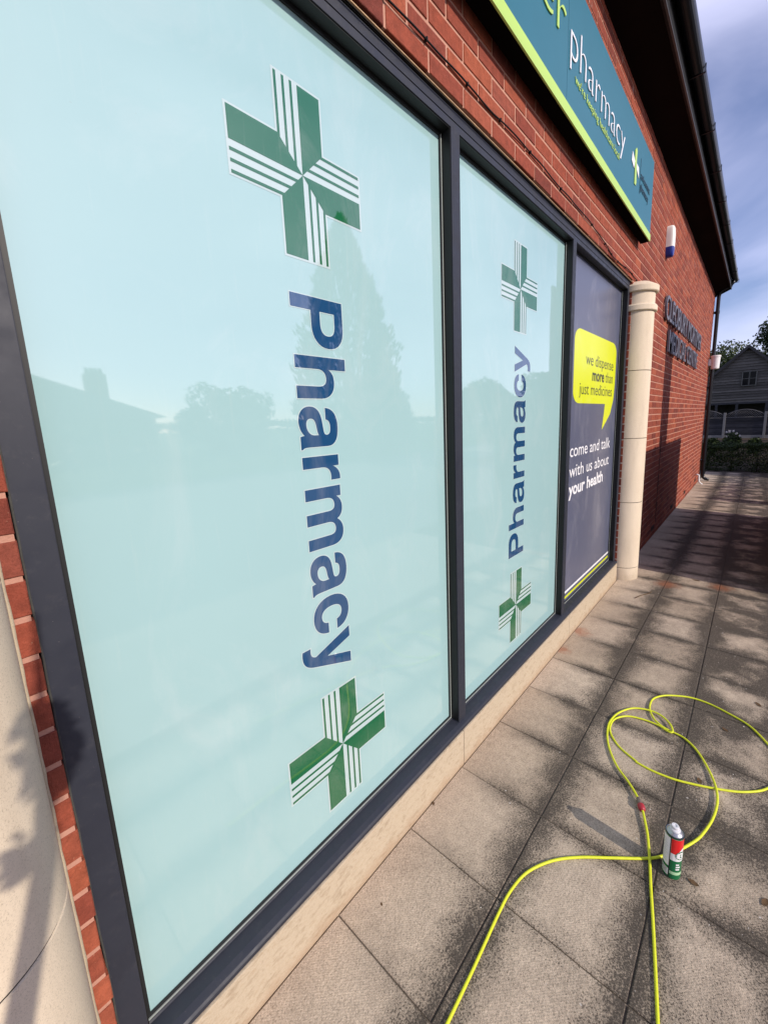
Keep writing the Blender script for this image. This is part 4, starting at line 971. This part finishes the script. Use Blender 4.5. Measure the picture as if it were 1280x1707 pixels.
# house across the car park
hs2 = empty('bungalow', (3, -32, 0)); tag(hs2, 'brick bungalow with hipped tiled roof and chimney mirrored in the near pane', 'house')
TILE = flat('brown_roof_tiles', (0.10, 0.06, 0.05), .85, var=.3, scale=8)
MB().box(-9, 10.6, -40, -31, 0, 2.75).build('wall', flat('plain_brickwork', (0.26, 0.12, 0.08), .9, var=.25, scale=14), hs2)
b = MB(); b.add([(-9.6, -30.4, 2.7), (11.2, -30.4, 2.7), (11.2, -40.6, 2.7), (-9.6, -40.6, 2.7), (-5, -35.5, 6.0), (4.6, -35.5, 6.0)], [(0, 1, 5, 4), (1, 2, 5), (2, 3, 4, 5), (3, 0, 4), (0, 3, 2, 1)]); rf2 = b.build('roof', TILE, hs2)
ch = MB().box(7.6, 8.8, -35.2, -34.2, 3.2, 6.0).build('chimney', flat('chimney_brick', (0.24, 0.11, 0.07), .9, var=.25, scale=14), rf2)
for k in range(4): MB().lathe([(.12, 6.0), (.14, 6.1), (.10, 6.42)], 7.8 + k * .27, -34.7, 12).build('chimney_pot', TILE, rf2)
for x in (-6, -2, 2, 6.5):
    wn2 = MB().box(x - .8, x + .8, -31.0, -30.96, 1.0, 2.2).build('window', flat('white_window_paint', (0.7, 0.7, 0.7), .5), hs2); MB().box(x - .72, x + .72, -30.96, -30.95, 1.08, 2.12).build('pane', GL, wn2)
tree('holly_tree', 'domed dense tree beside the bungalow mirrored in the near pane', 15.6, -30, 5.0, (4.9, 3, 2.6), 9000, .22, L_MID, .3, 31, clumps=30)
def conifer(name, label, x, y, h, r, n, seed, s=.16):
    t = empty(name, (x, y, 0)); tag(t, label, 'tree'); rg = random.Random(seed); b = MB()
    MB().tube([(x, y, 0), (x, y, h * .95)], [.22, .03], 8).build('trunk', BARK, t, fix=False)
    for _ in range(n):
        q = rg.random() ** .7; z = .3 + (h - .3) * (1 - q) ; a = rg.uniform(0, 6.283); wdt = r * (min(1, (1 - (z / h)) * 1.7)) ** .8 * (1 + .22 * noise.noise(Vector((math.cos(a) * 2, math.sin(a) * 2, z * .8))) + .3 * noise.noise(Vector((a * 3, z * 2.3, seed))))
        rr = wdt * (.45 + .55 * rg.random() ** .4); p = Vector((x + rr * math.cos(a), y + rr * math.sin(a), z))
        u = Vector((math.cos(a) * .5, math.sin(a) * .5, .9)).normalized(); e = u.cross(Vector((rg.gauss(0, 1), rg.gauss(0, 1), .2))).normalized(); l = s * rg.uniform(.7, 1.6)
        b.add([p - u * l, p + e * l * .3, p + u * l, p - e * l * .3], [(0, 1, 2, 3)])
    b.build('crown', L_MID, t, fix=False); return t
conifer('conifer_tree', 'tall feathery conifer mirrored beside the lettering of the near pane', 14.7, -15.0, 11.8, 2.6, 12000, 41)
conifer('cypress_tree', 'shorter bushy cypress to the right of the tall conifer', 17.4, -15.5, 5.6, 1.9, 8000, 42, .14)
tree('lime_tree', 'rounded tree at the far side of the car park mirrored in the middle pane', 30, -15.5, 4.6, (3.4, 3.4, 2.0), 7000, .2, L_MID, .2, 33, clumps=20)
tree('maple_tree', 'small upright tree mirrored beside the fence in the middle pane', 32, -11.4, 4.2, (1.6, 1.6, 1.6), 4000, .16, L_MID, .2, 34, clumps=14)
hedge_box('boundary_hedge', 'long tall hedge bounding the far side of the car park', -20, 60, -17.2, -15.8, 2.0, 26000, .13, L_MID, 35)
